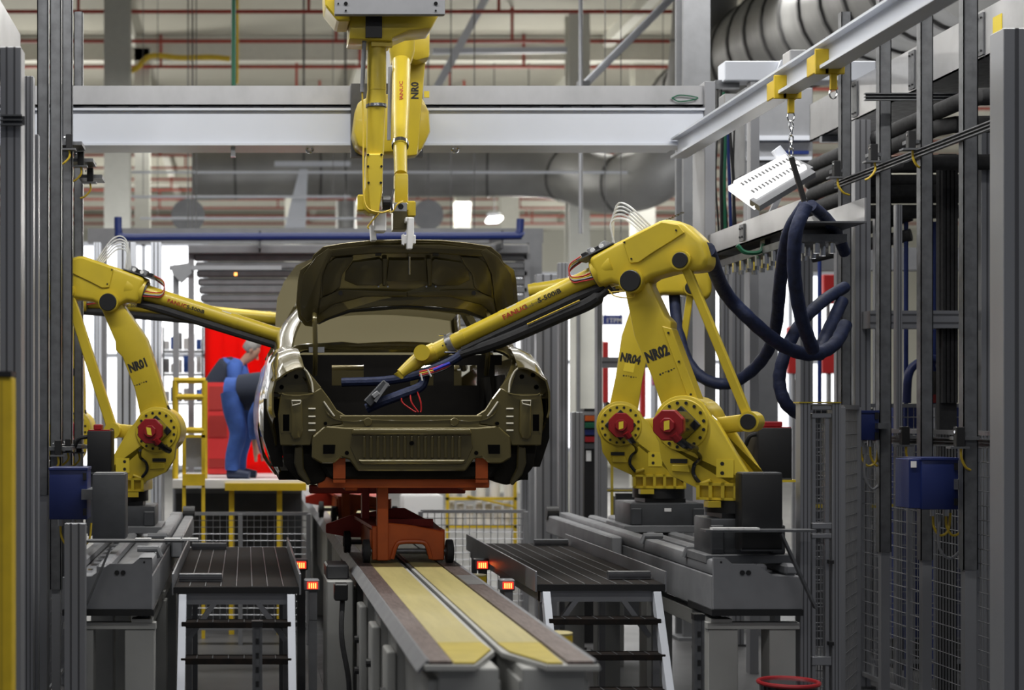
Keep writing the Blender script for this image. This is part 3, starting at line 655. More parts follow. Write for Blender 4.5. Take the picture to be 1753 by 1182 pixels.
    def TA(c, a, n): u, v = rot2((c, a), -ang); return T(u, v, n)    # along a, across c
    bend = .045
    la = [(-.105, .05), (-.10, .35), (-.115, L2*.66), (-.075, L2 - .03)] + [(.078*math.cos(t), L2 + .078*math.sin(t)) for t in [math.pi - i*math.pi/8 for i in range(9)]] + [(.085, L2 - .08), (.10, L2*.72), (.125, L2*.66), (.10, L2*.6), (.095, .35), (.11, .05)]
    la = [(c - bend*math.sin(min(1, max(0, a/L2))*math.pi), a) for c, a in la] if side < 0 else la
    MB().poly(TA, la, -.22, -.085).build('lower_arm', 'yellow', r, bevel=.012, seg=2)
    if code == 'NR02': MB().poly(TA, [(.065, .12), (.12, .12), (.115, L2*.62), (.065, L2*.66)], -.20, -.075).build('arm_cover', 'yellow', r, bevel=.004)
    for a in (.16, L2*.4, L2*.6) if code == 'NR02' else ():
        MB().cyl(TA(.09, a, -.08), TA(.09, a, -.070), .007, n=8).build('cover_bolt', 'black', r)
    MB().cyl(TA(0, L2, -.30), TA(0, L2, -.01), .072, n=28).build('elbow_barrel', 'yellow', r, smooth=True)
    MB().cyl(TA(0, L2, -.012), TA(0, L2, .004), .064, n=28).build('pivot_cap', 'black', r, bevel=.004)
    MB().poly(TA, [(-.105, .10), (-.13, .10), (-.13, .15), (-.105, .15)], -.16, -.11).build('arm_stop', 'black', r)
    # code on the lower arm, read from the viewer's side
    up_v = (TA(0, 1, 0) - TA(0, 0, 0)); rt_v = (TA(1, 0, 0) - TA(0, 0, 0))*side
    c0 = -.115 if side > 0 else .045
    base_pt = TA(c0*1.0 if side > 0 else -c0 + .03, L2*(.46 if code != 'NR02' else .47), -.0835)
    base_pt = TA(-.094 if side > 0 else .042, L2*.47, -.0838)
    text(code, base_pt, rt_v, up_v, .088, 'print_black', r, 'stencil_code', .0050, .70)
    for i in range(6):
        a = L2*.36; u = -.05 + i*.018
        MB().poly(TA, [(u, a + .004*(i % 3)), (u + .011, a + .004*(i % 3)), (u + .011, a + .012), (u, a + .012)], -.085, -.0842).build('small_print', 'print_black', r)
    if code == 'NR04':
        MB().poly(TA, [(-.055, L2*.40), (.02, L2*.40), (.02, L2*.40 + .065), (-.055, L2*.40 + .065)], -.085, -.083).build('yellow_sticker', 'print_yellow', r)
    # --- upper arm housing, aligned with the forearm
    fa = math.radians(fa_deg)
    J3 = T(j3[0], j3[1], 0)
    def TB(a, c, n): return J3 + (-back*math.cos(fa) - Vector((0, 0, math.sin(fa))))*a + (-back*math.sin(fa) + Vector((0, 0, math.cos(fa))))*c + Nn*n
    hs = [(.20, .25), (.02, .262), (-.05, .262), (-.31, .268), (-.41, .20), (-.475, .05), (-.465, -.07), (-.42, -.12), (-.33, -.09), (-.24, -.05), (-.12, -.03), (-.06, -.04), (.05, -.03), (.12, .05), (.20, .055)]
    MB().poly(TB, hs, -.26, -.04).build('upper_arm_housing', 'yellow', r, bevel=.035, seg=4)
    MB().poly(TB, [(-.04, .245), (-.30, .25), (-.385, .19), (-.40, .13), (-.17, .10), (-.08, .085), (-.03, .105)], -.04, -.03).build('housing_cover', 'yellow', r, bevel=.004)
    for a, c in ((-.05, .125), (-.05, .235), (-.36, .165)):
        MB().cyl(TB(a, c, -.03), TB(a, c, -.026), .006, n=8).build('cover_bolt', 'black', r)
    MB().cyl(TB(.08, .152, -.15), TB(.215, .152, -.15), .118, .102, 32).build('forearm_root', 'yellow', r, smooth=True)
    MB().cyl(TB(.21, .152, -.15), TB(.225, .152, -.15), .085, n=28).build('root_seal', 'steel_dark', r, smooth=True)
    for i, c in enumerate((.19, .165, .14, .115, .095)):
        q = .10 - abs(c - .152)*.25
        MB().cyl(TB(.17 - .01*(i % 2), c, -.15 + q + .004), TB(.17 - .01*(i % 2), c, -.15 + q - .01), .007, n=6).build('root_bolt', 'black', r)
    if cover_code:
        text(cover_code, TB(-.27, .27, -.12), (TB(-1, 0, 0) - TB(0, 0, 0))*(1 if side > 0 else -1), Nn*-1, .07, 'print_black', r, 'stencil_code', .002, .9)
    # rear pivot, link rod and crank
    RP = (-.32, -.015)
    MB().cyl(TB(*RP, -.14), TB(*RP, .0), .058, n=24).build('rear_pivot', 'yellow', r, smooth=True)
    MB().cyl(TB(*RP, -.005), TB(*RP, .008), .047, n=24).build('pivot_cap', 'black', r, bevel=.003)
    rp = TB(*RP, -.07)
    cr = T(.37 if side > 0 else .34, .02 if side > 0 else .0, -.10) if not arm_only else rp - Vector((0, 0, .6))
    MB().bar(rp, cr, .05 if side > 0 else .075, .05, tuple(Nn)).build('link_rod', 'yellow', r, bevel=.006)
    if not arm_only:
        MB().bar(T(.06, -.02, -.20), cr + Nn*-.06, .10, .10, tuple(Nn)).build('crank', 'yellow', r, bevel=.02, seg=2)
        MB().cyl(cr + Nn*-.10, cr + Nn*.05, .06, n=24).build('crank_boss', 'yellow', r, smooth=True)
        MB().cyl(cr + Nn*.045, cr + Nn*.058, .046 if side > 0 else .018, n=24).build('pivot_cap', 'black', r, bevel=.003)
    # --- forearm: length so that its end falls where the photo shows it
    lo, hi = .4, 2.2
    for _ in range(40):
        mid = (lo + hi)/2
        if (project(TB(mid, .152, -.15))[0] - tip_px)*side > 0: lo = mid
        else: hi = mid
    Lf = lo
    MB().tube([TB(.21, .152, -.15), TB(.30, .152, -.15), TB(Lf, .152, -.15)], [.064, .060, .053], 28).build('forearm', 'yellow', r, smooth=True)
    for t in (.35, .62, .9):
        MB().cyl(TB(lerp(.21, Lf, t), .152, -.15), TB(lerp(.21, Lf, t) + .03, .152, -.15), .062 - .006*t, n=24).build('forearm_band', 'yellow', r, smooth=True)
    # conduit beneath the forearm
    MB().tube([TB(.19, .062, -.13), TB(.4, .070, -.13), TB(Lf - .05, .074, -.13)], [.030, .034, .026], 10).build('hose_conduit', 'rubber', r, smooth=True)
    if code == 'NR02':
        MB().tube(smoothpath([TB(.15, .03, -.10), TB(.3, .0, -.10), TB(.5, .005, -.11), TB(Lf*.72, .018, -.12), TB(Lf - .02, .055, -.13)]), [.02]*4 + [.04]*18 + [.03]*3, 10).build('hose_conduit', 'rubber', r, smooth=True)
        MB().tube([TB(.35, .035, -.065), TB(.72, .04, -.075)], .005, 6).build('yellow_wire', 'yellow_cable', r)
        MB().tube(smoothpath([TB(.16, .02, -.06), TB(.13, -.04, -.05), TB(.04, -.09, -.05), (TB(.02, -.06, -.05)), TB(.08, -.03, -.05), TB(.16, .0, -.06)]), .004, 6).build('yellow_wire', 'yellow_cable', r)
    # lettering along the forearm
    if fore_text:
        rd = (TB(1, 0, 0) - TB(0, 0, 0))*-side
        up = TB(0, 1, 0) - TB(0, 0, 0)
        st = fore_text
        def put(s_, a, m_, sz, bo): text(s_, TB(a, .135, -.15 + .061), rd, up, sz, m_, r, 'lettering', bo, 1.25)
        if side > 0:
            put('FANUC', .86, 'print_red', .042, .0012); put('Robot', .70, 'steel_dark', .032, 0); put('S-500iB', .605, 'print_black', .042, .0012)
        else:
            put('FANUC', .40, 'print_red', .036, .0008); put('S-500iB', .55, 'print_black', .036, .001)
        MB().poly(TB, [(Lf*.60, .185), (Lf*.60 + .07, .185), (Lf*.60 + .07, .20), (Lf*.60, .20)], -.125, -.112).build('white_sticker', 'white', r)
    # valve block, tubes and cables on the housing
    vp = MB().poly(TB, [(.02, .262), (.27, .262), (.27, .27), (.02, .27)], -.22, -.05).build('valve_plate', 'galv', r)
    for i in range(4):
        a = .07 + i*.045
        MB().poly(TB, [(a, .27), (a + .036, .27), (a + .036, .31 - .01*(i % 2)), (a, .31 - .01*(i % 2))], -.17, -.08).build('valve', 'black' if i % 2 else 'grey_paint', vp, bevel=.004)
    for i in range(2):
        MB().cyl(TB(.10 + .06*i, .285, -.08), TB(.10 + .06*i, .285, -.06), .014, n=10).build('gauge', 'white', vp, smooth=True)
    for i in range(5):
        h_ = .13 + .02*i
        p = smoothpath([TB(.03 + .01*i, .265, -.10 - .02*i), TB(-.0 - .01*i, .265 + h_, -.10 - .015*i), TB(-.08 - .012*i, .27 + h_*.9, -.11), TB(-.15 - .015*i, .262, -.12 - .01*i)])
        MB().tube(p, .006, 6).build('air_tube', 'clear_tube', vp, smooth=True)
    for i, (m_, o_) in enumerate([('red_cable', 0), ('yellow_cable', .012), ('white_cable', .022), ('black', .03), ('red_cable', .04)]):
        p = smoothpath([TB(.25, .29 - o_*.5, -.10 - o_), TB(.33 + o_*.5, .27 - o_, -.09), TB(.35, .20 - o_, -.08), TB(.29, .17 - o_*.8, -.085 + o_*.2), TB(.22, .16 - o_, -.07)])
        MB().tube(p, .0045, 6).build('loose_cable', m_, vp, smooth=True)
    return r, T, TB, Lf
# right hand robots on their shared rail
r02, T02, TB02, L02 = robot('yellow robot stencilled NR02 with forearm reaching into the open boot', (X(1168, 9.65), 9.65, Z(728, 9.65)), 1, math.radians(31), (-.315, .865), 22.5, 776, 'NR02', True, Z(855, 9.65), cover_code='NR02')
r04, T04, TB04, L04 = robot('yellow robot stencilled NR04 standing behind and left of NR02', (X(1062, 12.1), 12.1, Z(728, 12.1)), 1, math.radians(12), (.19, .98), 8, 905, 'NR04', False, Z(836, 12.1))
r01, T01, TB01, L01 = robot('yellow robot stencilled NR01 at left, arm reaching to the car side window', (X(268, 11.9), 11.9, Z(738, 11.9)), -1, math.radians(6), (.36, .94), 18.0, 497, 'NR01', True, Z(842, 11.9))
r03, T03, TB03, L03 = robot('yellow robot mostly hidden behind NR01, level forearm ending beside the raised boot lid', (X(120, 13.7), 13.7, Z(735, 13.7)), -1, math.radians(3), (.10, .95), 5.5, 492, 'NR03', True, Z(820, 13.7))

# wrist of NR02 in the boot: collar, wrist body, hand, hoses
TB, Lf = TB02, L02
col_ = MB().cyl(TB(Lf - .01, .152, -.15), TB(Lf + .03, .152, -.15), .068, n=24).build('wrist_collar', 'galv_bright', r02, smooth=True)
for c, n_ in ((.21, -.12), (.09, -.10), (.10, -.18)):
    MB().box(*[q for k_ in range(3) for q in sorted((TB(Lf - .02, c - .02, n_ - .03)[k_], TB(Lf + .05, c + .02, n_ + .03)[k_]))]).build('collar_clamp', 'chrome', r02, bevel=.01)
e0 = TB(Lf + .02, .152, -.15); px, py = project(e0); Ye = e0.y
wp = [W(776, 588, Ye), W(748, 601, Ye + .02), W(722, 612, Ye + .04), W(700, 630, Ye + .03), W(686, 641, Ye + .02)]
MB().tube([e0, wp[1], W(742, 604, Ye + .02)], [.058, .056, .056], 24).build('wrist_body', 'yellow', r02, smooth=True)
MB().tube([W(746, 602, Ye + .02), wp[2]], [.062, .06], 24).build('wrist_joint', 'yellow', r02, smooth=True)
MB().cyl(W(722, 604, Ye - .06), W(722, 604, Ye + .12), .052, n=24).build('wrist_knuckle', 'yellow', r02, smooth=True)
MB().tube([wp[2], W(706, 625, Ye + .03), wp[4]], [.052, .048, .036], 20).build('wrist_hand', 'yellow', r02, smooth=True)
MB().cyl(W(682, 636, Ye + .03), W(690, 648, Ye + .03), .035, n=16).build('tool_flange', 'yellow', r02, smooth=True)
for i in range(5):
    a = W(758 + i*5, 592 - i*2.5, Ye - .055)
    MB().cyl(a, a + Vector((0, -.004, 0)), .006, n=6).build('wrist_bolt', 'black', r02)
MB().tube(smoothpath([W(800, 598, Ye - .05), W(780, 614, Ye - .06), W(752, 628, Ye - .05), W(715, 642, Ye), W(660, 652, Ye + .05), W(585, 655, Ye + .1)]), .030, 10).build('hose_sleeve', 'blue_hose', r02, smooth=True)
MB().tube(smoothpath([W(728, 640, Ye), W(720, 662, Ye), W(690, 675, Ye - .02), W(650, 690, Ye - .02), W(628, 700, Ye)]), .034, 10).build('hose_sleeve', 'blue_hose', r02, smooth=True)
MB().tube([W(770, 622, Ye - .08), W(742, 634, Ye - .08)], .013, 8).build('blue_lead', 'blue_cable', r02)
for i, m_ in enumerate(('red_cable', 'yellow_cable', 'red_cable', 'black')):
    MB().tube(smoothpath([W(778, 612 + 3*i, Ye - .07), W(765, 622 + 3*i, Ye - .08), W(742, 631 + 3*i, Ye - .08), W(718, 637 + 3*i, Ye - .06)]), .006, 6).build('lead', m_, r02, smooth=True)
for a, b in (((720, 640), (723, 652)), ((732, 633), (738, 645))):
    MB().tube([W(*a, Ye - .1), W(*b, Ye - .1)], .006, 6).build('cable_tie', 'white_cable', r02)
for i in range(3):
    MB().tube(smoothpath([W(690 + 12*i, 670, Ye - .03), W(688 + 16*i, 688, Ye - .05), W(705 + 8*i, 702, Ye - .05), W(712 + 4*i, 706, Ye - .05)]), .005, 6).build('thin_lead', 'red_cable', r02, smooth=True)
gn = MB().bar(W(628, 692, Ye - .06), W(662, 656, Ye - .06), .05, .06).build('scan_tool', 'grey_dark', r02, bevel=.006)
MB().bar(W(642, 688, Ye - .10), W(664, 656, Ye - .10), .012, .02).build('tool_bracket', 'galv_bright', gn)
MB().bar(W(638, 680, Ye - .1), W(648, 672, Ye - .1), .03, .03).build('tool_head', 'grey_paint', gn, bevel=.004)
# collar and hand of NR03 beside the lid, the hand showing through the rear window
TB, Lf = TB03, L03
MB().cyl(TB(Lf - .02, .152, -.15), TB(Lf + .04, .152, -.15), .072, n=20).build('wrist_collar', 'galv_bright', r03, smooth=True)
for i, (a, c, m_) in enumerate([(-.08, .07, 'black'), (-.02, .08, 'grey_paint'), (0, .04, 'red'), (.03, .01, 'steel_dark'), (-.04, .03, 'chrome')]):
    MB().box(*[q for k_ in range(3) for q in sorted((TB(Lf + a, c, -.10)[k_], TB(Lf + a + .06, c + .04, -.04)[k_]))]).build('collar_fitting', m_, r03, bevel=.005)
MB().tube([TB(Lf, .152, -.15), TB(Lf + .16, .145, -.15)], .05, 20).build('wrist_body', 'yellow', r03, smooth=True)
MB().tube([TB(Lf + .14, .145, -.15), TB(Lf + .25, .04, -.15), TB(Lf + .27, -.06, -.15)], [.05, .045, .04], 16).build('wrist_hand', 'yellow', r03, smooth=True)
MB().tube(smoothpath([TB(Lf + .24, .06, -.12), TB(Lf + .33, .10, -.12), TB(Lf + .42, .16, -.12)]), .03, 10).build('hose_sleeve', 'blue_hose', r03, smooth=True)
MB().tube([TB(Lf + .27, -.06, -.15), TB(Lf + .28, -.14, -.15)], [.03, .015], 12).build('tool_tip', 'black', r03, smooth=True)

# rails, pedestals and cabinets of the robots
def rail_bed(sgn, x_in, x_out, label, zt=-.86, y0=9.3, y1=13.9):
    c = thing('robot_rail', label, 'rail', ((x_in + x_out)/2, (y0 + y1)/2, 0))
    fx = lambda a: x_in + sgn*a
    def bx(a, b, ya, yb, z0, z1, name, m, **k): return MB().box(*sorted((fx(a), fx(b))), ya, yb, CH + z0, CH + z1).build(name, m, c, **k)
    ep = [(0, zt + .045), (.07, zt + .045), (.11, zt + .01), (.24, zt + .01), (.345, zt - .06), (.51, zt - .065), (.51, zt - .25), (0, zt - .25)]
    MB().prism([(fx(a), y0, CH + b) for a, b in ep], [(fx(a), y0 + .02, CH + b) for a, b in ep]).build('end_plate', 'grey_paint', c, bevel=.003)
    for a in (.165, .20): MB().cyl((fx(a), y0, CH + zt - .04), (fx(a), y0 - .008, CH + zt - .04), .014, n=14).build('rubber_plug', 'black', c)
    MB().cyl((fx(.045), y0, CH + zt + .02), (fx(.045), y0 - .004, CH + zt + .02), .006, n=8).build('small_hole', 'black', c)
    bx(0.0, .50, y0 + .03, y1, zt - .27, zt - .06, 'bed', 'grey_paint', bevel=.006)
    bx(.0, .10, y0 + .03, y1, zt - .06, zt + .03, 'guide_beam', 'grey_paint', bevel=.02, seg=2)
    bx(.25, .32, y0 + .03, y1, zt - .06, zt + .005, 'guide_beam', 'grey_paint', bevel=.015)
    bx(.42, .49, y0 + .03, y1, zt - .06, zt + .005, 'guide_beam', 'grey_paint', bevel=.015)
    for i in range(16): bx(.36, .40, y0 + .2 + i*.28, y0 + .3 + i*.28, zt - .06, zt - .045, 'rack_tooth', 'chrome')
    bx(-.01, .51, y0 - .01, y0 + .5, zt - .285, zt - .25, 'rubber_skirt', 'black')
    for yy in (y0 + .55, y0 + 1.6):
        MB().tube([(fx(-.02), yy, CH + zt + .0), (fx(.0), yy, CH + zt + .05), (fx(.12), yy, CH + zt + .05)], .02, 8).build('cover_strap', 'grey_mid', c, smooth=True)
    # stand
    bx(-.02, .51, y0 + .05, y0 + .12, zt - .37, zt - .33, 'stand_beam', 'machine_white', bevel=.003)
    bx(.02, .10, y0 + .1, y1, zt - .40, zt - .31, 'stand_beam', 'machine_white', bevel=.003)
    for yy in (y0 + .06, y0 + 1.5, y0 + 3.0, y1 - .3):
        bx(-.01, .16, yy, yy + .16, -2.1, zt - .37, 'stand_leg', 'machine_white', bevel=.004)
        bx(.34, .49, yy, yy + .16, -2.1, zt - .37, 'stand_leg', 'machine_white', bevel=.004)
        MB().cyl((fx(.05), yy + .08, CH + zt - .33), (fx(.05), yy + .08, CH + zt - .27), .02, n=8).build('levelling_foot', 'steel_dark', c)
        bx(.0, .12, yy - .02, yy + .1, zt - .33, zt - .31, 'levelling_pad', 'machine_white')
    # cable carrier seen on the inner side
    bx(-.09, -.01, 11.5, y1 + .1, zt - .15, zt - .0, 'cable_trough', 'grey_paint', bevel=.01)
    MB().cyl((fx(-.10), y1 + .02, CH + zt + .02), (fx(.0), y1 + .02, CH + zt + .02), .06, n=16).build('trough_roller', 'black', c)
    return c
rail_bed(1, 2.66, 3.16, 'long grey robot rail at right under robots NR02 and NR04')
rail_bed(-1, -.53, -1.03, 'long grey robot rail at left under robot NR01')
def pedestal(label, r, w_, d_, z1, front=.25):
    x, y = r.location.x, r.location.y; zb = r.location.z
    p = thing('robot_slide', label, 'slide', (x, y, CH - .86))
    zr = CH - .83
    MB().box(x - w_/2, x + w_/2, y - d_/2, y + d_/2, zr, zb - .105).build('slide_body', 'grey_dark', p, bevel=.01, seg=2)
    MB().box(x - w_*.6, x + w_*.6, y - d_*.62, y + d_*.62, zr - .03, zr + .02).build('slide_plate', 'grey_mid', p, bevel=.004)
    MB().box(x - .14, x + .16, y - .16, y + .16, zb - .105, zb - .075).build('riser_plate', 'black', p)
    MB().box(x - .02, x + .03, y - d_/2 - .004, y - d_/2, zr + .12, zr + .145).build('white_label', 'white', p)
    for s in (-1, 1): MB().box(x + s*w_*.42 - .04, x + s*w_*.42 + .04, y - d_/2 - .02, y - d_/2, zr + .02, zb - .14).build('corner_post', 'grey_dark', p, bevel=.008)
    return p
pedestal('dark grey slide carrying robot NR02', r02, .42, .36, 0)
pedestal('dark grey slide carrying robot NR04', r04, .54, .5, 0)
pedestal('dark grey slide carrying robot NR01', r01, .50, .5, 0)
pedestal('dark grey slide carrying the robot behind NR01', r03, .50, .5, 0)
def cabinet(label, px0, px1, py0, py1, Y, d, m='black', red=False, base=None):
    c = thing('drive_cabinet', label, 'cabinet', (X((px0 + px1)/2, Y), Y + d/2, Z(py1, Y)))
    MB().pb(px0, px1, py0, py1, Y, d).build('case', m, c, bevel=.008, seg=2)
    MB().pb(px0 + 2, px1 - 2, py0 - 1.5, py0, Y + .01, d - .02).build('lid', 'grey_mid' if not red else 'red', c)
    if red:
        MB().pb(px0 + 11, px1 - 16, py0 - 11, py0 - 1.5, Y + .05, d*.5).build('red_cap', 'red', c, bevel=.006)
        MB().tube(smoothpath([W(px0 + 2, py0 + 10, Y + .05), W(px0 - 14, py0 + 14, Y + .05), W(px0 - 22, py0 + 30, Y + .1)]), .014, 8).build('cable', 'rubber', c, smooth=True)
    MB().pb(px0, px1, py1 - 3, py1, Y - .01, .02).build('plinth', 'grey_dark', c)
    return c
cabinet('plain black cabinet standing in front of robot NR02', 1270, 1340, 811, 944, 9.32, .13)
cabinet('black drive cabinet with red cap behind and right of NR02', 1298, 1356, 733, 822, 10.6, .3, red=True)
ft = thing('cabinet_stand', 'yellow footed stand under the red capped black cabinet', 'stand', (X(1330, 10.6), 10.7, CH - .85))
MB().pb(1290, 1366, 822, 826, 10.58, .34).build('shelf', 'yellow', ft); MB().box(X(1326, 10.7), X(1336, 10.7), 10.7, 10.8, 0, Z(826, 10.7)).build('leg', 'grey_dark', ft)
cabinet('dark grey cabinet in front of robot NR01', 158, 214, 812, 925, 10.0, .25, 'grey_dark')
cabinet('black drive cabinet with red cap at far left behind NR01', 149, 190, 738, 812, 11.2, .3, red=True)
MB_ = thing('cabinet_stand', 'dark stand under the red capped cabinet left of NR01', 'stand', (X(170, 11.2), 11.3, CH - .85))
MB().pb(150, 190, 812, 918, 11.22, .2).build('leg', 'grey_dark', MB_)
# ---------------------------------------------------------------- gantry across the cell
YG = 12.6
g = thing('gantry', 'white cross beam gantry with shiny cable tray on top spanning the cell', 'gantry', (1.0, YG, 0))
xl, xr = -2.2, X(1205, YG)
MB().box(xl, xr, YG, YG + .3, Z(247, YG), Z(186, YG)).build('cross_beam', 'white_paint', g, bevel=.006)
MB().box(xl, xr, YG - .03, YG, Z(190, YG), Z(186, YG)).build('beam_lip', 'white_paint', g); MB().box(xl, X(1160, YG), YG - .03, YG + .33, Z(250, YG), Z(247, YG)).build('beam_lip', 'white_paint', g)
MB().box(xl, xr, YG + .02, YG + .035, Z(180, YG), Z(146, YG)).build('cable_tray', 'galv_bright', g)
MB().box(xl, xr, YG + .02, YG + .30, Z(180, YG), Z(178, YG)).build('tray_floor', 'galv', g); MB().box(xl, xr, YG + .29, YG + .30, Z(180, YG), Z(146, YG)).build('tray_back', 'galv_bright', g)
for i in range(24):
    x = xl + .1 + i*.24
    if x < xr - .1: MB().box(x, x + .06, YG + .05, YG + .2, Z(186, YG), Z(180, YG)).build('tray_spacer', 'galv', g)
MB().box(xr, xr + .085, YG - .02, YG + .32, 0, Z(140, YG)).build('column', 'alu', g, bevel=.004)
MB().box(xl - .1, xl, YG, YG + .3, 0, Z(140, YG)).build('column', 'alu', g, bevel=.004)
for px in (530, 779):
    MB().tube([W(px + 5*math.cos(a), 256 + 5*math.sin(a), YG + .1) for a in [i*math.pi/6 for i in range(13)]], .012, 6).build('eye_bolt', 'chrome', g)
MB().pb(395, 403, 250, 268, YG + .05, .06).build('limit_bracket', 'galv_bright', g)
MB().tube(smoothpath([W(1150, 168, YG), W(1165, 163, YG), W(1195, 168, YG), W(1165, 174, YG), W(1150, 168, YG)]), .005, 5).build('earth_wire', 'green_cable', g)

# hanging robots holding the lid
n1 = thing('hanging_robot', 'near yellow robot hanging from above, left arm over the boot lid', 'robot', W(645, 10, 10.25))
Yn = 10.25
MB().pb(573, 762, -26, 25, Yn - .18, .05).build('mounting_plate', 'grey_paint', n1, bevel=.004)
for px, py, r in ((592, 6, .012), (746, 6, .012), (592, 18, .006), (746, 18, .006), (579, 6, .005)):
    MB().cyl(W(px, py, Yn - .18), W(px, py, Yn - .185), r, n=10).build('plate_hole', 'black', n1)
MB().box(X(575, Yn), X(760, Yn), Yn - .13, Yn + .4, Z(8, Yn), Z(-40, Yn)).build('base_block', 'yellow', n1, bevel=.02, seg=2)
MB().pxpoly([(555, -20), (600, -20), (600, 36), (578, 36), (557, 10)], Yn - .1, .3).build('shoulder_cover', 'yellow', n1, bevel=.01)
MB().pxpoly([(600, 24), (752, 24), (738, 48), (700, 52), (672, 64), (672, 70), (598, 66)], Yn - .05, .3).build('elbow_housing', 'yellow', n1, bevel=.012, seg=2)
MB().pb(626, 654, 26, 64, Yn - .065, .02).build('motor_recess', 'black', n1)
MB().pb(636, 672, 70, 79, Yn - .02, .05).build('cable_bracket', 'yellow', n1)
pt = [W(645, 66, Yn), W(644, 160, Yn), W(643, 180, Yn)]
MB().tube([W(645, 60, Yn + .05), W(645, 155, Yn + .05)], [.060, .060], 28).build('forearm', 'yellow', n1, smooth=True)
MB().tube([W(645, 150, Yn + .05), W(644, 175, Yn + .06), W(644, 180, Yn + .06)], [.058, .066, .066], 28).build('forearm_flare', 'yellow', n1, smooth=True)
MB().cyl(W(644, 179, Yn + .06), W(644, 184, Yn + .06), .066, n=28).build('forearm_ring', 'chrome', n1, smooth=True)
MB().tube([W(644, 184, Yn + .06), W(642, 265, Yn + .08)], [.058, .055], 28).build('forearm_lower', 'yellow', n1, smooth=True)
MB().pxpoly([(627, 262), (656, 262), (655, 330), (650, 352), (648, 366), (632, 366), (622, 358), (622, 335), (626, 320)], Yn - .0, .14).build('wrist_case', 'yellow', n1, bevel=.01, seg=2)
MB().pxpoly([(629, 264), (654, 264), (654, 318), (649, 362), (634, 362), (630, 318)], Yn - .012, .02).build('wrist_cover', 'yellow', n1, bevel=.004)
for px, py in ((630, 265), (653, 265), (630, 285), (653, 285), (631, 313), (652, 313)):
    MB().cyl(W(px, py, Yn - .016), W(px, py, Yn), .008, n=8).build('cover_bolt', 'black', n1)
MB().pb(612, 626, 333, 361, Yn + .02, .10).build('wrist_block', 'yellow', n1, bevel=.008)
MB().cyl(W(654, 348, Yn + .07), W(668, 348, Yn + .07), .045, n=16).build('wrist_motor', 'black', n1, bevel=.004)
MB().tube([W(624, 66, Yn), W(620, 158, Yn)], .014, 8).build('cable_conduit', 'grey_paint', n1, smooth=True)
MB().tube(smoothpath([W(620, 156, Yn), W(622, 220, Yn), W(622, 300, Yn - .02), W(626, 352, Yn - .04), W(650, 364, Yn - .04), W(668, 360, Yn - .02)]), .006, 6).build('sensor_cable', 'yellow_cable', n1, smooth=True)
MB().box(X(641, 10.3), X(662, 10.3), 10.32, 10.45, Z(397, 10.35), Z(362, 10.35)).build('gripper_body', 'white', n1, bevel=.006)
MB().pxpoly([(634, 386), (643, 386), (645, 412), (636, 412)], 10.36, .1).build('gripper_finger', 'white', n1, bevel=.004)
MB().tube(smoothpath([W(652, 362, 10.3), W(640, 375, 10.28), W(630, 388, 10.28), W(632, 392, 10.28)]), .005, 6).build('sensor_cable', 'yellow_cable', n1)
n2 = thing('hanging_robot', 'farther yellow robot hanging at the gantry, right arm clamping the boot lid', 'robot', W(686, 150, 12.4))
Yf = 12.2
MB().pb(601, 724, 143, 268, 12.52, .08).build('mounting_plate', 'steel_dark', n2)
MB().pxpoly([(612, 175), (640, 160), (720, 160), (735, 190), (737, 225), (722, 258), (640, 262), (612, 250), (605, 225)], 12.2, .33).build('shoulder_casting', 'yellow', n2, bevel=.03, seg=2)
MB().pxpoly([(703, 50), (732, 50), (728, 110), (724, 160), (715, 265), (690, 268), (694, 110)], Yf - .12, .16).build('lower_arm', 'yellow', n2, bevel=.012, seg=2)
MB().pxpoly([(674, 40), (736, 40), (736, 98), (712, 104), (700, 98), (674, 96)], Yf - .3, .34).build('elbow_housing', 'yellow', n2, bevel=.02, seg=2)
Yf2 = 11.7
MB().tube([W(687, 55, Yf2), W(688, 88, Yf2), W(687, 108, Yf2)], [.095, .092, .07], 28).build('forearm_root', 'yellow', n2, smooth=True)
fa_ = lambda py: lerp(11.7, 10.62, (py - 100)/280)
MB().tube([W(687, 104, fa_(104)), W(686, 180, fa_(180)), W(685, 245, fa_(245))], [.066, .062, .050], 28).build('forearm', 'yellow', n2, smooth=True)
MB().cyl(W(685, 245, fa_(245)), W(685, 251, fa_(251)), .058, n=28).build('forearm_ring', 'chrome', n2, smooth=True)
MB().tube([W(685, 251, fa_(251)), W(686, 300, fa_(300))], [.046, .044], 24).build('forearm_lower', 'yellow', n2, smooth=True)
MB().pxpoly([(676, 297), (699, 297), (699, 350), (676, 350)], 10.85, .1).build('wrist_case', 'yellow', n2, bevel=.01, seg=2)
MB().pb(697, 712, 344, 371, 10.80, .12).build('wrist_block', 'yellow', n2, bevel=.008)
MB().pb(674, 697, 347, 362, 10.48, .16).build('gripper_flange', 'galv_bright', n2, bevel=.003)
MB().cyl(W(686, 354, 10.475), W(686, 354, 10.49), .018, n=14).build('flange_bore', 'black', n2)
MB().pb(673, 697, 362, 393, 10.48, .14).build('gripper_body', 'olive_inner', n2, bevel=.003)
MB().pb(674, 700, 347, 362, 10.64, .25).build('wrist_tail', 'yellow', n2, bevel=.01)
MB().pxpoly([(698, 372), (709, 372), (709, 400), (706, 427), (696, 427), (697, 400)], 10.37, .05).build('gripper_finger', 'white', n2, bevel=.006)
MB().pxpoly([(688, 402), (692, 400), (692, 420), (688, 418)], 10.38, .04).build('gripper_pad', 'white', n2); MB().pxpoly([(689, 402), (712, 402), (712, 418), (689, 418)], 10.385, .035).build('gripper_pad', 'white', n2, bevel=.006)
MB().pb(694, 705, 372, 380, 10.40, .12).build('finger_mount', 'white', n2, bevel=.004)
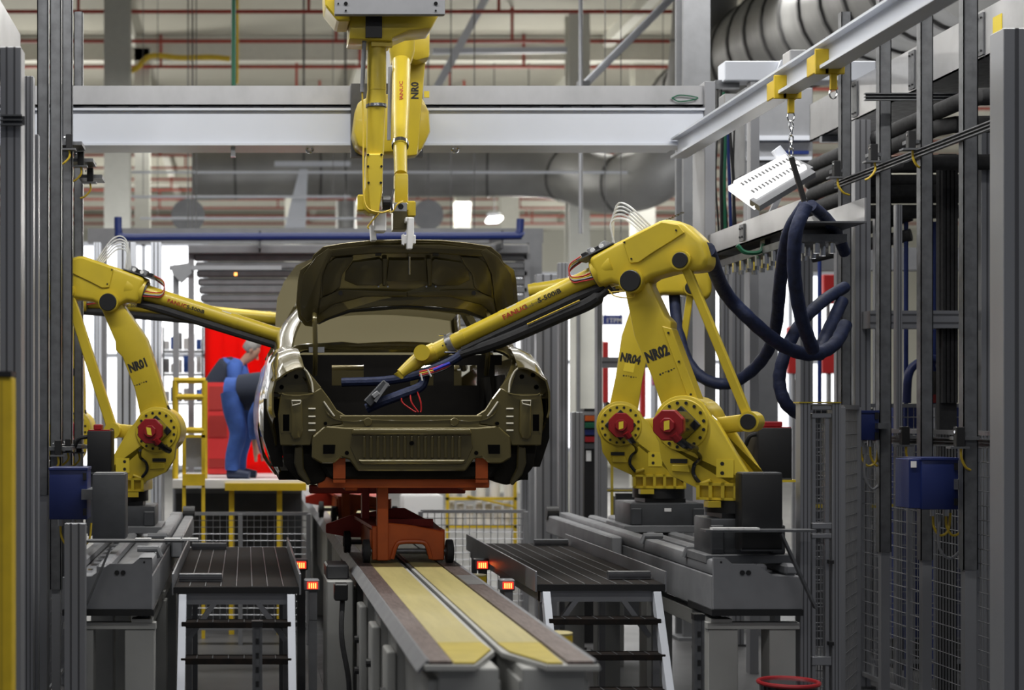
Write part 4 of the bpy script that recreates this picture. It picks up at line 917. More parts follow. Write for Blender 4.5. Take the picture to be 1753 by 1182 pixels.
MB().tube(smoothpath([W(672, 365, 10.5), W(670, 345, 10.5), W(674, 325, 10.6)]), .007, 6).build('gripper_hose', 'rubber', n2)
MB().tube(smoothpath([W(658, 362, 10.45), W(672, 362, 10.45), W(680, 350, 10.45), W(690, 345, 10.5)]), .005, 6).build('sensor_cable', 'yellow_cable', n2)
MB().tube([W(668, 115, 11.6), W(666, 240, 11.6)], .014, 8).build('cable_conduit', 'grey_paint', n2)
text('NR0', W(716, 170, Yf - .122), (0, 0, 1), (-1, 0, 0), .075, 'print_black', n2, 'stencil_code', .003, .9)
MB().pb(726, 735, 156, 167, Yf - .10, .01).build('yellow_sticker', 'print_yellow', n2)
text('FANUC', W(690, 175, 11.33), (0, .1, 1), (-1, 0, 0), .035, 'print_red', n2, 'lettering', .001, 1.3)
# beam carrying the near hanging robot (above the picture)
tb = thing('overhead_beam', 'white beam above the hanging robots carrying the near one', 'beam', (1.1, 11.5, CH + 3.0))
MB().box(1.0, 1.2, 10.2, 12.88, CH + 3.0, CH + 3.2).build('beam', 'white_paint', tb)
MB().box(.75, 1.2, 10.2, 10.5, CH + 2.60, CH + 3.0).build('drop_column', 'white_paint', tb)
MB().box(1.0, 1.2, 12.66, 12.86, Z(186, YG), CH + 3.0).build('riser', 'white_paint', tb)

# ---------------------------------------------------------------- monorail, hoist trolleys, trays, lamp, hoses at right
XM, ZM = 3.33, 2.0
mr = thing('monorail', 'white sloping looking monorail beam running overhead at right', 'monorail', (XM, 10, CH + ZM))
MB().box(XM - .06, XM + .06, 7.2, 12.58, CH + ZM + .11, CH + ZM + .125).build('top_flange', 'white_paint', mr)
MB().box(XM - .006, XM + .006, 7.2, 12.58, CH + ZM - .01, CH + ZM + .11).build('web', 'white_paint', mr)
MB().box(XM - .06, XM + .06, 7.2, 12.58, CH + ZM - .03, CH + ZM - .01).build('bottom_flange', 'white_paint', mr)
for y in (9.85, 11.2): MB().box(XM - .05, XM + .05, y, y + .14, CH + ZM + .125, CH + ZM + .2).build('hanger_clip', 'galv_bright', mr, bevel=.006)
hb = thing('support_beam', 'white square beam end behind the monorail at upper right', 'beam', W(1320, 120, 13.2))
MB().pb(1241, 1500, 104, 138, 13.2, .2).build('tube', 'white_paint', hb, bevel=.008)
MB().pb(1285, 1300, 138, 400, 13.22, .1).build('post', 'alu', hb); MB().box(X(1285, 13.2), X(1300, 13.2), 13.22, 13.32, 0, Z(400, 13.2)).build('post', 'alu', hb)
MB().pxpoly([(1338, 102), (1346, 102), (1348, 135), (1318, 148)], 13.15, .05).build('gusset', 'white_paint', hb)
def trolley(px, label, hook=True):
    y = XM*F/(px - X0); t = thing('hoist_trolley', label, 'trolley', (XM, y, CH + ZM))
    z = CH + ZM
    for s in (-1, 1):
        MB().poly(lambda u, v, n: Vector((XM + s*.075 + n, y + u, z + v)), [(-.07, -.05), (.07, -.05), (.07, .06), (-.07, .06)], -.006, .006).build('cheek_plate', 'yellow_safety', t, bevel=.004)
        for d in (-.035, .035):
            MB().cyl((XM + s*.075, y + d, z + .01), (XM + s*.03, y + d, z + .01), .026, n=14).build('wheel', 'black', t)
    MB().box(XM - .085, XM - .005, y - .085, y - .07, z - .06, z + .085).build('front_plate', 'yellow_safety', t, bevel=.004)
    MB().box(XM - .03, XM + .085, y - .085, y - .07, z - .06, z + .02).build('front_plate', 'yellow_safety', t, bevel=.004)
    for dx in (-.015, .055): MB().cyl((XM + dx, y - .086, z - .015), (XM + dx, y - .10, z - .015), .016, n=12).build('axle_nut', 'black', t)
    MB().box(XM + .0, XM + .04, y - .09, y - .07, z - .15, z - .06).build('hook_plate', 'yellow_safety', t, bevel=.004)
    MB().tube([Vector((XM + .02 + .022*math.cos(a), y - .08, z - .17 + .03*math.sin(a))) for a in [i*math.pi/6 for i in range(13)]], .005, 6).build('shackle', 'chrome', t)
    return y, z
y1, z1 = trolley(1341, 'yellow hoist trolley with chain, left one on the monorail')
y2, z2 = trolley(1412, 'yellow hoist trolley, right one on the monorail')
ch = thing('hanging_chain', 'chain and black strap hanging from the left trolley to blue hoses', 'chain', (XM + .02, y1 - .08, z1 - .2))
for i in range(5):
    zc = z1 - .225 - i*.04; fl_ = i % 2
    MB().tube([Vector((XM + .022 + (0 if fl_ else .012*math.cos(a)), y1 - .08 + (.012*math.cos(a) if fl_ else 0), zc + .026*math.sin(a))) for a in [k_*math.pi/5 for k_ in range(11)]], .005, 6).build('link', 'chrome', ch)
MB().bar((XM + .022, y1 - .08, z1 - .42), W(1377, 345, y1 - .08), .018, .03).build('strap', 'black', ch)
def cable_tray(label, x0, x1, ya, yb, z0, z1, m='galv_bright'):
    t = thing('cable_tray', label, 'cable tray', ((x0 + x1)/2, (ya + yb)/2, CH + z0))
    n = max(1, round((yb - ya)/1.2)); d = (yb - ya)/n
    for i in range(n):
        MB().box(x0, x0 + .012, ya + i*d + .002, ya + (i + 1)*d - .002, CH + z0, CH + z1).build('side_wall', m, t)
        MB().box(x1 - .012, x1, ya + i*d + .002, ya + (i + 1)*d - .002, CH + z0, CH + z1).build('side_wall', m, t)
        MB().box(x0, x1, ya + i*d, ya + (i + 1)*d, CH + z0, CH + z0 + .01).build('tray_floor', 'galv', t)
        MB().box(x0 - .012, x0, ya + i*d, ya + i*d + .1, CH + z0 + .02, CH + z1 - .02).build('joint_plate', 'galv', t)
        for zz in (z0 + .05, z1 - .05):
            for yy in (.025, .075): MB().cyl((x0 - .012, ya + i*d + yy, CH + zz), (x0 - .022, ya + i*d + yy, CH + zz), .008, n=6).build('bolt', 'steel_dark', t)
    MB().box(x0, x1, yb - .012, yb, CH + z0, CH + z1).build('end_plate', m, t)
    for yy in (ya + .4, yb - .3):
        MB().box(x0, x1, yy, yy + .06, CH + z0 - .05, CH + z0).build('bearer', 'alu', t)
    return t
big = cable_tray('big galvanised cable tray overhead at upper right', 4.90, 5.50, 8.6, 14.2, 2.37, 2.69)
ys = 4.90*F/(1708 - X0)
MB().box(4.895, 4.90, ys - .06, ys + .06, CH + 2.48, CH + 2.60).build('yellow_sticker', 'print_yellow', big)
cable_tray('shiny cable tray running behind robot NR02 towards the bright lamp', 3.56, 3.95, 10.4, 12.9, 1.22, 1.38)
cable_tray('galvanised cable tray overhead at the upper left corner', -1.9, -1.36, 6.0, 9.9, 2.02, 2.30)
pf = thing('pneumatic_manifold', 'row of shiny push fittings with green hose under the tray behind NR02', 'manifold', W(1290, 430, 11.5))
MB().box(3.60, 3.90, 10.6, 12.4, CH + 1.12, CH + 1.17).build('manifold_bar', 'galv', pf)
for i in range(30):
    x = 3.62 + (i % 3)*.1; y = 10.65 + (i//3)*.18
    MB().cyl((x, y, CH + 1.12), (x, y, CH + 1.05), .022, n=8).build('fitting', 'chrome', pf, smooth=True)
MB().tube(smoothpath([W(1262, 420, 11.4), W(1275, 432, 11.4), W(1300, 432, 11.4), W(1308, 418, 11.4)]), .016, 6).build('green_hose', 'green_cable', pf, smooth=True)
MB().box(3.62, 3.66, 11.4, 11.5, CH + 1.17, CH + 1.22).build('hanger', 'galv', pf)
# lamp under the monorail
lp = thing('work_lamp', 'bright slotted fluorescent work lamp tilted beside the hose bundle', 'lamp', W(1320, 340, 11.6))
Yl = 11.6
A_, B_, C_, D_ = W(1247, 313, Yl), W(1342, 265, Yl + .1), W(1388, 288, Yl - .1), W(1292, 346, Yl - .2)
nv = (B_ - A_).cross(D_ - A_).normalized()
if nv.y < 0: nv = -nv
for i in range(4):
    t0, t1 = .06 + i*.23, .06 + i*.23 + .19
    MB().tube([A_.lerp(D_, (t0 + t1)/2).lerp(B_.lerp(C_, (t0 + t1)/2), .06), B_.lerp(C_, (t0 + t1)/2).lerp(A_.lerp(D_, (t0 + t1)/2), .04)], .026, 10).build('tube', 'lamp_tube', lp, smooth=True)
MB().prism([p + nv*.03 for p in (A_, B_, C_, D_)], [p + nv*.07 for p in (A_, B_, C_, D_)]).build('reflector', 'lamp_tube', lp)
for tt in (.30, .70):
    for i in range(14):
        a = A_.lerp(D_, tt).lerp(B_.lerp(C_, tt), .08 + i*.062)
        MB().bar(a - nv*.03, a + (D_ - A_).normalized()*.035 - nv*.03, .014, .006, tuple(nv)).build('louvre', 'grey_mid', lp)
MB().bar(D_ + nv*.03, C_ + nv*.03, .10, .05, tuple(nv)).build('frame_edge', 'alu', lp)
MB().bar(B_ + nv*.03, C_ + nv*.03, .05, .05, tuple(nv)).build('frame_edge', 'alu', lp)
MB().bar(W(1345, 300, Yl + .1) + nv*.06, Vector((3.75, Yl + .15, CH + 1.38)), .04, .04).build('stand', 'alu', lp)
MB().cyl(W(1328, 255, Yl + .1), W(1340, 270, Yl + .1), .04, n=14).build('bracket', 'white_paint', lp, smooth=True)

def hose(label, pts, r=.048, m='blue_hose', name='cable_hose', cat='hose'):
    P = smoothpath(pts, 8)
    rr = [r*(.95 + .025*math.sin(i*1.9) + .02*math.sin(i*4.3)) for i in range(len(P))]
    return tag(MB().tube(P, rr, 12).build(name, m, smooth=True, ang=80), label, cat)
hose('dark blue sleeved hose sagging from the elbow of robot NR02 to the right', [TB02(-.46, .0, -.14), W(1240, 498, 10.6), W(1285, 548, 10.7), W(1340, 592, 10.8), W(1390, 607, 10.9), W(1428, 590, 11.0), W(1448, 555, 11.1)])
hose('dark blue sleeved hose looping low behind NR02 and rising to the strap', [W(1152, 480, 12.2), W(1160, 560, 12.1), W(1178, 620, 12.0), W(1212, 652, 11.9), W(1255, 655, 11.8), W(1300, 622, 11.6), W(1326, 570, 11.3), W(1336, 480, 10.8), W(1350, 400, 10.4), W(1378, 352, 10.2)], .045)
hose('dark blue sleeved hose dropping straight down from the strap', [W(1380, 352, 10.2), W(1362, 400, 10.2), W(1360, 470, 10.3), W(1372, 545, 10.5), W(1392, 600, 10.7)], .046)
hose('dark blue sleeved hose curving from the posts down to the gate frame', [W(1446, 492, 11.6), W(1410, 515, 11.4), W(1372, 552, 11.2), W(1346, 600, 11.1), W(1334, 650, 11.1), W(1346, 692, 11.1), W(1378, 716, 11.2)], .045)
hose('short dark blue sleeved hose leaning between the posts and the drooping hose', [W(1442, 515, 11.5), W(1428, 545, 11.4), W(1412, 580, 11.2), W(1402, 608, 11.0)], .046)
hose('short dark blue sleeved hose running from strap down to the first post', [W(1388, 352, 10.3), W(1412, 372, 10.5), W(1432, 400, 10.8), W(1446, 432, 11.0)], .04)
hose('blue hose bending into a black drum between the posts', [W(1552, 690, 12.95), W(1556, 640, 12.95), W(1575, 620, 12.95), W(1604, 616, 12.95), W(1612, 640, 12.95)], .035, 'blue_box')
for i, (py, lab) in enumerate([(287, 'top'), (310, 'second'), (335, 'third'), (360, 'lowest')]):
    Ys = 14.0; yb_ = (11.0, 11.4, 12.3, 13.0)[i]
    x, z = X(1386, Ys), Z(py, Ys)
    tag(MB().tube([(x + .02, Ys + .02, z - .02), (x + .0, Ys - .1, z), (x, yb_, z), (x + .06, yb_ - .12, z), (x + 1.3, yb_ - .2, z)], .058, 14).build('insulated_pipe', 'foam', smooth=True), lab + ' one of four grey foam wrapped pipes running toward the viewer', 'pipe')
for i, (py, lab) in enumerate([(284, 'top'), (310, 'second'), (336, 'third'), (362, 'lowest')]):
    tag(MB().tube([W(1470, py + 1, 12.9), W(1719, py, 12.9)], .055, 12).build('insulated_pipe', 'foam', smooth=True), lab + ' one of four level foam pipes behind the right posts', 'pipe')
for i, (a, b, lab) in enumerate([((1390, 421), (1560, 368), 'upper'), ((1390, 440), (1560, 402), 'lower')]):
    tag(MB().tube([W(*a, 13.4), W(*b, 12.98)], .05, 12).build('insulated_pipe', 'foam', smooth=True), lab + ' of two slanting foam pipes behind the hoses', 'pipe')

cbn = thing('cable_bundle', 'black and green cable bundle hanging behind the right gantry column', 'cables', W(1245, 400, 13.4))
for i in range(7):
    px = 1228 + i*5; MB().tube(smoothpath([W(px, 150 + 4*i, 13.3), W(px + 4*math.sin(i), 220, 13.3), W(px - 3*math.cos(i*2), 310, 13.3), W(px + 3, 405, 13.3)]), .014 if i % 3 else .008, 6).build('cable', ('black', 'black', 'green_cable', 'black', 'blue_pipe')[i % 5], cbn, smooth=True)
MB().pb(1224, 1266, 137, 152, 13.28, .06).build('cable_hanger', 'galv', cbn); MB().pb(1222, 1268, 400, 412, 13.26, .08).build('cable_clamp', 'galv', cbn)
ob = thing('overhead_cabinet', 'pale grey overhead cabinet behind the hoist chain and lamp', 'cabinet', W(1335, 330, 15.6))
MB().pb(1275, 1392, 150, 300, 15.6, .5).build('case', 'grey_paint', ob, bevel=.01); MB().pb(1280, 1390, 232, 240, 15.55, .1).build('ledge', 'white_paint', ob); MB().pb(1280, 1390, 268, 274, 15.55, .1).build('ledge', 'white_paint', ob)
MB().pb(1335, 1385, 258, 264, 15.54, .04).build('blue_rail', 'blue_pipe', ob)
for px in (1278, 1386): MB().box(X(px, 15.7), X(px + 6, 15.7), 15.7, 15.8, 0, Z(300, 15.7)).build('leg', 'alu', ob)
# ---------------------------------------------------------------- posts, fences, boxes left and right
def alu_profile(mb_parent, x0, x1, y0, y1, z0, z1, m='alu'):
    MB().box(x0, x1, y0, y1, z0, z1).build('profile', m, mb_parent, bevel=.003)
    w_ = (x1 - x0)
    for t in ((.27, .36), (.64, .73)):
        MB().box(x0 + w_*t[0], x0 + w_*t[1], y0 - .002, y0 + .01, z0, z1).build('groove', 'alu_groove', mb_parent)
def alu_post(label, px0, px1, Y, d, z0=0, py_top=None, ztop=None, foot=True, m='alu'):
    x0, x1 = X(px0, Y), X(px1, Y); zt = Z(py_top, Y) if py_top is not None else ztop
    p = thing('profile_post', label, 'post', ((x0 + x1)/2, Y + d/2, 0))
    alu_profile(p, x0, x1, Y, Y + d, z0, zt, m)
    if foot: MB().box(x0 - .03, x1 + .03, Y - .02, Y + d + .02, 0, .02).build('foot_plate', 'steel_dark', p)
    return p
def curtain_post(label, px, wpx, Y, py_top, py_bot, sgn, thin=True, d=.07):
    """folded channel upright of the light curtain with a slimmer lower upright"""
    x = X(px, Y); w_ = wpx*Y/F; zt = Z(py_top, Y); zb = Z(py_bot, Y)
    p = thing('channel_post', label, 'post', (x, Y, 0))
    t = .006
    MB().box(x - w_/2, x + w_/2, Y, Y + t, zb, zt).build('web', 'galv', p)
    MB().box(x - w_/2, x - w_/2 + t, Y, Y + d, zb, zt).build('flange', 'galv', p); MB().box(x + w_/2 - t, x + w_/2, Y, Y + d, zb, zt).build('flange', 'galv', p)
    MB().box(x - w_/2 + t*2, x + w_/2 - t*2, Y - .004, Y, zb, zt).build('web_bead', 'galv', p)
    MB().box(x - w_/2 + .012, x + w_/2 - .008, Y + t, Y + d - .01, 0, zt - .3).build('inner_upright', 'alu', p)
    MB().box(x - .05, x + .05, Y - .02, Y + d + .02, 0, .015).build('foot_plate', 'steel_dark', p)
    return p
XR_ = 4.55
for px, wpx, top, bot, lab in [(1449, 17, 20, 936, 'shortest dark channel post at right, first beside the blue hoses'), (1516, 20, -60, 946, 'dark channel post at right, second from the blue hoses'), (1587, 21, -80, 960, 'dark channel post at right, third from the blue hoses'), (1662, 25, -90, 976, 'dark channel post at right, fourth and widest one')]:
    curtain_post(lab, px, wpx, XR_*F/(px - X0), top, bot, 1)
for px, wpx, top, bot, lab in [(134, 15, 20, 1000, 'dark channel post at left, rightmost with its top end showing'), (115, 17, -60, 1010, 'dark channel post at left, second from the right'), (95, 19, -80, 1010, 'dark channel post at left, third from the right'), (73, 19, -90, 848, 'dark channel post at left ending above the blue box, fourth from right')]:
    curtain_post(lab, px, wpx, -1.3*F/(px - X0), top, bot, -1)
alu_post('wide grooved aluminium column at the right picture edge', 1718, 1790, 8.6, .16, ztop=Z(48, 8.6))
alu_post('grooved aluminium post just behind the first dark post at right', 1464, 1491, 12.5, .12, py_top=205)
alu_post('grooved aluminium post behind the fourth dark post at right', 1680, 1712, 12.2, .12, py_top=200)
alu_post('slim bright aluminium post between the first two dark posts at right', 1498, 1506, 13.0, .05, py_top=365)
alu_post('pale coppery upright between second and third dark posts at right', 1534, 1545, 12.0, .05, py_top=350)
alu_post('slim aluminium post left of the first dark post with yellow tape', 1432, 1441, 12.6, .06, py_top=368)
alu_post('tall aluminium post behind the loop of blue hoses', 1370, 1392, 14.2, .12, py_top=395)
alu_post('grooved aluminium column at the left picture edge', 0, 36, 8.2, .14, ztop=Z(80, 8.2))
alu_post('dark upright between left edge column and channel posts', 40, 57, 9.6, .08, ztop=Z(130, 9.6))
alu_post('slim aluminium upright at left between column and channel posts', 58, 66, 10.0, .06, ztop=Z(230, 10.0))
ts = thing('warning_tape_strip', 'ochre tape strip on an upright beside first dark post at right', 'strip', (X(1444, 12.6), 12.6, 0))
MB().box(X(1442, 12.6), X(1446, 12.6), 12.6, 12.64, 0, Z(372, 12.6)).build('strip', 'end_yellow', ts)
bd = thing('cable_duct', 'ribbed black cable duct between third and fourth dark posts', 'cable duct', (X(1627, 12.4), 12.4, 0))
for i in range(4): MB().pb(1614 + i*7, 1619 + i*7, 265, 690, 12.4, .06).build('duct_rib', 'rubber', bd)
MB().box(X(1612, 12.4), X(1642, 12.4), 12.44, 12.5, 0, Z(262, 12.4)).build('duct_body', 'rubber', bd)
for px, lab in [(1551, 'left of two thin blue upright pipes behind the right posts'), (1599, 'right of two thin blue upright pipes behind the right posts'), (1403, 'thin blue upright pipe beside the hose loops')]:
    Yp = 13.0 if px > 1500 else 15.2
    tag(MB().cyl((X(px, Yp), Yp, 0), (X(px, Yp), Yp, Z(430 if px < 1500 else 380, Yp)), .018, n=10).build('blue_pipe', 'blue_pipe', smooth=True), lab, 'pipe')
cr_ = thing('cross_rail', 'grooved aluminium cross rail joining the right posts at chest height', 'rail', W(1600, 548, 12.75))
MB().pb(1490, 1724, 532, 562, 12.33, .17).build('profile', 'alu', cr_)
for py in (539, 553): MB().pb(1490, 1724, py - 1.5, py + 1.5, 12.327, .01).build('groove', 'alu_groove', cr_)
# strut channels holding the light curtain
def strut(label, p0, p1, h=.045):
    t = thing('strut_channel', label, 'channel', tuple((Vector(p0) + Vector(p1))/2))
    MB().bar(p0, p1, .03, .006).build('web', 'galv', t)
    up = Vector((0, 0, h/2))
    MB().bar(Vector(p0) + up, Vector(p1) + up, .03, .008).build('lip', 'galv', t); MB().bar(Vector(p0) - up, Vector(p1) - up, .03, .008).build('lip', 'galv', t)
    MB().bar(Vector(p0) + Vector((.012, .012, 0)), Vector(p1) + Vector((.012, .012, 0)), .004, h).build('back', 'steel_dark', t)
    return t
strut('slotted strut channel high across the right posts', W(1480, 166, 11.5), W(1712, 166, 11.5))
strut('slanting strut channel carrying the upper light sensors at right', (XR_ - .07, 12.4, CH + 1.74), (XR_ - .07, 9.0, CH + 1.74))
strut('slanting strut channel carrying the lower light sensors at right', (XR_ + .09, 12.5, CH - .18), (XR_ + .09, 9.0, CH - .18))
strut('strut channel across the left edge column', W(0, 206, 8.15), W(38, 206, 8.15))
def sensor(label, px, py, Y, s=1.0, cable=None):
    t = thing('light_sensor', label, 'sensor', W(px, py + 20*s, Y))
    MB().pb(px - 6*s, px + 6*s, py - 15*s, py + 12*s, Y, .05).build('body', 'black', t, bevel=.004)
    MB().cyl(W(px - 7*s, py - 8*s, Y + .02), W(px - 9*s, py - 8*s, Y + .02), .010, n=10).build('lens', 'chrome', t)
    MB().pb(px - 14*s, px + 12*s, py + 12*s, py + 15*s, Y - .01, .07).build('bracket', 'galv', t)
    MB().tube(smoothpath([W(px, py + 14*s, Y + .02), W(px + 1, py + 28*s, Y + .02), W(px + (cable or -8), py + 40*s, Y + .03), W(px + (cable or -8)*2, py + 44*s, Y + .05)]), .008, 6).build('cable', 'yellow_cable', t, smooth=True)
    MB().box(X(px, Y) - (.09 if px < 400 else .02), X(px, Y) + (.09 if px < 400 else .06 if py < 700 else .13), Y + .03, Y + (.30 if px < 400 else .12), Z(py + 4, Y), Z(py - 2, Y)).build('clamp', 'galv', t)
for a in [('upper light sensor on the first dark post at right', 1434, 290, 12.1, 1, 10), ('upper light sensor on the second dark post at right', 1497, 262, 11.5, 1.05), ('upper light sensor on the third dark post at right', 1562, 240, 10.9, 1.1, 8), ('lower light sensor between second and third dark post at right', 1551, 748, 11.2, 1.15, 8), ('lower light sensor on the fourth dark post at right', 1645, 750, 10.2, 1.25, 8),
          ('upper light sensor at left, highest of three', 118, 243, 11.8, .9), ('upper light sensor at left, middle of three', 138, 272, 12.1, .9), ('upper light sensor at left, lowest of three on the right', 154, 300, 12.4, .9), ('lower light sensor at left above the blue box, leftmost', 99, 768, 11.0, .95), ('lower light sensor at left above the blue box, middle', 116, 764, 11.3, .8), ('lower light sensor at left above the blue box, rightmost', 135, 765, 11.6, .8)]:
    sensor(*a)
def box_unit(label, px0, px1, py0, py1, Y, d, taper=0, hood=True):
    t = thing('control_box', label, 'control box', W((px0 + px1)/2, py1, Y))
    MB().pxpoly([(px0 - taper, py0), (px1, py0), (px1, py1), (px0 + taper, py1)], Y, d).build('case', 'blue_box', t, bevel=.006, seg=2)
    MB().pxpoly([(px0 - taper - 1, py0 - 2), (px1 + 1, py0 - 2), (px1 + 1, py0 + 3), (px0 - taper - 1, py0 + 3)], Y - .006, d + .012).build('lid_edge', 'blue_box', t, bevel=.003)
    for k_ in (.3, .65):
        p = lerp(px0, px1, k_); MB().cyl(W(p, py1 - 1, Y + d*.5), W(p, py1 + 11, Y + d*.5), .018, n=10).build('cable_gland', 'galv_bright', t, smooth=True)
        MB().tube(smoothpath([W(p, py1 + 10, Y + d*.5), W(p + 2, py1 + 30, Y + d*.5), W(p + 12, py1 + 44, Y + d*.5), W(p + 26, py1 + 36, Y + d*.5), W(p + 30, py1 + 6, Y + d*.6)]), .008, 6).build('cable', 'yellow_cable', t, smooth=True)
    MB().tube(smoothpath([W(lerp(px0, px1, .5), py1 + 8, Y + d*.4), W(lerp(px0, px1, .45), py1 + 60, Y + d*.4), W(lerp(px0, px1, .75), py1 + 84, Y + d*.4), W(px1 + 8, py1 + 66, Y + d*.5)]), .009, 6).build('grey_cable', 'grey_paint', t, smooth=True)
    MB().box(X(px1, Y) - .03, X(px1, Y) + .06, Y - .06, Y + d + .05, Z(lerp(py0, py1, .6), Y), Z(lerp(py0, py1, .4), Y)).build('wall_bracket', 'galv', t)
    for py in (lerp(py0, py1, .15), lerp(py0, py1, .85)):
        MB().pb(px1 - 7, px1 - 1, py - 6, py + 6, Y - .008, .01).build('hinge', 'black', t)
    return t
box_unit('small blue control box on the first dark post at right', 1460, 1505, 705, 754, 11.6, .14, 3)
bq = box_unit('large blue control box with white label at right', 1578, 1641, 786, 873, 10.4, .28)
MB().pb(1556, 1577, 786, 871, 10.42, .22).build('side_door', 'blue_box', bq, bevel=.004); MB().pb(1560, 1569, 790, 801, 10.412, .01).build('white_label', 'white', bq)
box_unit('blue control box on the left channel posts', 84, 149, 803, 890, 10.3, .26)
bc = thing('electrical_cabinet', 'big dark blue cabinet behind the mesh fence at right', 'cabinet', (X(1615, 13.4), 13.4, 0))
MB().box(X(1535, 13.4), X(1695, 13.4), 13.4, 13.9, .25, Z(692, 13.4)).build('case', 'blue_box', bc, bevel=.01)
MB().box(X(1613, 13.4), X(1616, 13.4), 13.39, 13.4, .3, Z(696, 13.4)).build('door_gap', 'black', bc); MB().box(X(1540, 13.4), X(1690, 13.4), 13.42, 13.88, 0, .25).build('plinth', 'black', bc)
MB().box(X(1622, 13.4), X(1626, 13.4), 13.37, 13.4, 1.3, 1.5).build('door_handle', 'chrome', bc)
dr = thing('motor_drum', 'black drum with red band behind the right posts', 'drum', W(1610, 690, 12.9))
MB().box(X(1606, 12.95), X(1614, 12.95), 12.92, 12.98, 0, Z(690, 12.95)).build('stand', 'steel_dark', dr); MB().cyl(W(1610, 690, 12.95), W(1610, 636, 12.95), .07, n=20).build('shell', 'black', dr, smooth=True); MB().cyl(W(1610, 690, 12.95), W(1610, 676, 12.95), .073, n=20).build('band', 'red', dr, smooth=True)
rt = thing('red_banner', 'narrow bright red upright panel behind the fourth dark post', 'panel', (X(1676, 15), 15, 0))
MB().box(X(1668, 15), X(1682, 15), 15, 15.05, 0, Z(570, 15)).build('panel', 'plant_red', rt); MB().box(X(1668, 15), X(1682, 15), 15, 15.05, Z(570, 15), Z(515, 15)).build('panel_top', 'orange', rt)
# mesh fences
def mesh_panel(parent, P, U, V, nu, nv, r=.0035):
    P, U, V = Vector(P), Vector(U), Vector(V); m_ = MB()
    for i in range(nu + 1): m_.tube([P + U*(i/nu), P + U*(i/nu) + V], r, 4, cap=False)
    for j in range(nv + 1): m_.tube([P + V*(j/nv), P + V*(j/nv) + U], r, 4, cap=False)
    o = m_.build('wire_mesh', 'alu', parent); o['kind'] = 'stuff'; return o
def fence(label, A, B, z0, z1, posts, cell=(.045, .09), post_m='alu', rail_m='alu', pw=.04, r=.0035, pt=0.0):
    A, B = Vector(A), Vector(B); t = thing('mesh_fence', label, 'fence', tuple((A + B)/2)); L = (B - A).length; d = (B - A).normalized()
    for i in range(posts):
        p = A.lerp(B, i/(posts - 1)); MB().box(p.x - pw/2, p.x + pw/2, p.y - pw/2, p.y + pw/2, 0, z1 + pt).build('post', post_m, t, bevel=.003)
    for z in (z0, z1):
        MB().bar(A + Vector((0, 0, z)), B + Vector((0, 0, z)), .03, .03).build('rail', rail_m, t)
    for i in range(posts - 1):
        a = A.lerp(B, i/(posts - 1)); b = A.lerp(B, (i + 1)/(posts - 1))
        mesh_panel(t, a + Vector((0, 0, z0)), b - a, (0, 0, z1 - z0), max(2, int((b - a).length/cell[0])), max(2, int((z1 - z0)/cell[1])), r)
    return t
fr = fence('wire mesh fence with pale top rail behind the right posts', (4.36, 12.9, 0), (6.0, 12.9, 0), .15, CH + .07, 4)
MB().bar((4.36, 12.87, CH - .72), (6.0, 12.87, CH - .72), .02, .03).build('ochre_tape', 'end_yellow', fr)
fence('wire mesh fence running toward the viewer at far right', (4.72, 12.7, 0), (4.72, 8.4, 0), .12, CH - .12, 5)
# slim gate frame right of the rail
gt = thing('fence_gate', 'narrow aluminium gate frame with mesh window right of the robot rail', 'gate', (X(1405, 9.4), 9.4, 0))
for a, b in ((1370, 1388), (1425, 1440)):
    alu_profile(gt, X(a, 9.4), X(b, 9.4), 9.4, 9.48, 0, Z(690, 9.4))
for a, b in ((1392, 1399), (1415, 1422)):
    MB().box(X(a, 9.4), X(b, 9.4), 9.42, 9.47, .2, Z(708, 9.4)).build('door_stile', 'alu', gt, bevel=.003)
for p0, p1 in ((694, 702), (708, 716), (896, 906), (914, 922), (1125, 1140)):
    MB().pb(1390, 1424, p0, p1, 9.41, .06).build('door_rail', 'alu', gt, bevel=.003)
mesh_panel(gt, (X(1399, 9.4), 9.45, .25), (X(1415, 9.4) - X(1399, 9.4), 0, 0), (0, 0, Z(712, 9.4) - .25), 3, 40)
MB().pb(1368, 1440, 688.5, 690.5, 9.39, .1).build('top_cap', 'end_yellow', gt)
for py in (960, 1100): MB().pb(1420, 1428, py, py + 6, 9.38, .04).build('hinge', 'black', gt)
fence('narrow wire mesh fence strip between gate and first dark post', (X(1441, 11.0), 11.0, 0), (X(1468, 11.6), 11.6, 0), .1, CH + .05, 2)
for a, b, top, Y, lab in [(1478, 1535, 905, 14.3, 'low black switch cabinet behind the mesh fence, left one'), (1550, 1640, 890, 14.6, 'low black switch cabinet behind the mesh fence, middle one'), (1675, 1745, 830, 14.2, 'black switch cabinet behind the mesh fence, right one')]:
    t = thing('switch_cabinet', lab, 'cabinet', (X((a + b)/2, Y), Y, 0))
    MB().box(X(a, Y), X(b, Y), Y, Y + .5, .12, Z(top, Y)).build('case', 'grey_dark', t, bevel=.008); MB().box(X(a + 3, Y), X(b - 3, Y), Y + .02, Y + .48, 0, .12).build('plinth', 'black', t)
    MB().box(X((a + b)/2 - 1, Y), X((a + b)/2 + 1, Y), Y - .004, Y, .16, Z(top + 5, Y)).build('door_gap', 'black', t); MB().box(X((a + b)/2 + 4, Y), X((a + b)/2 + 7, Y), Y - .03, Y, .6, .75).build('door_handle', 'chrome', t)
pu_ = thing('dark_partition', 'narrow dark sheet partition seen through the gate window', 'partition', (X(1408, 14.8), 14.8, 0))  # added sheet that keeps the bright panels from showing through the gate
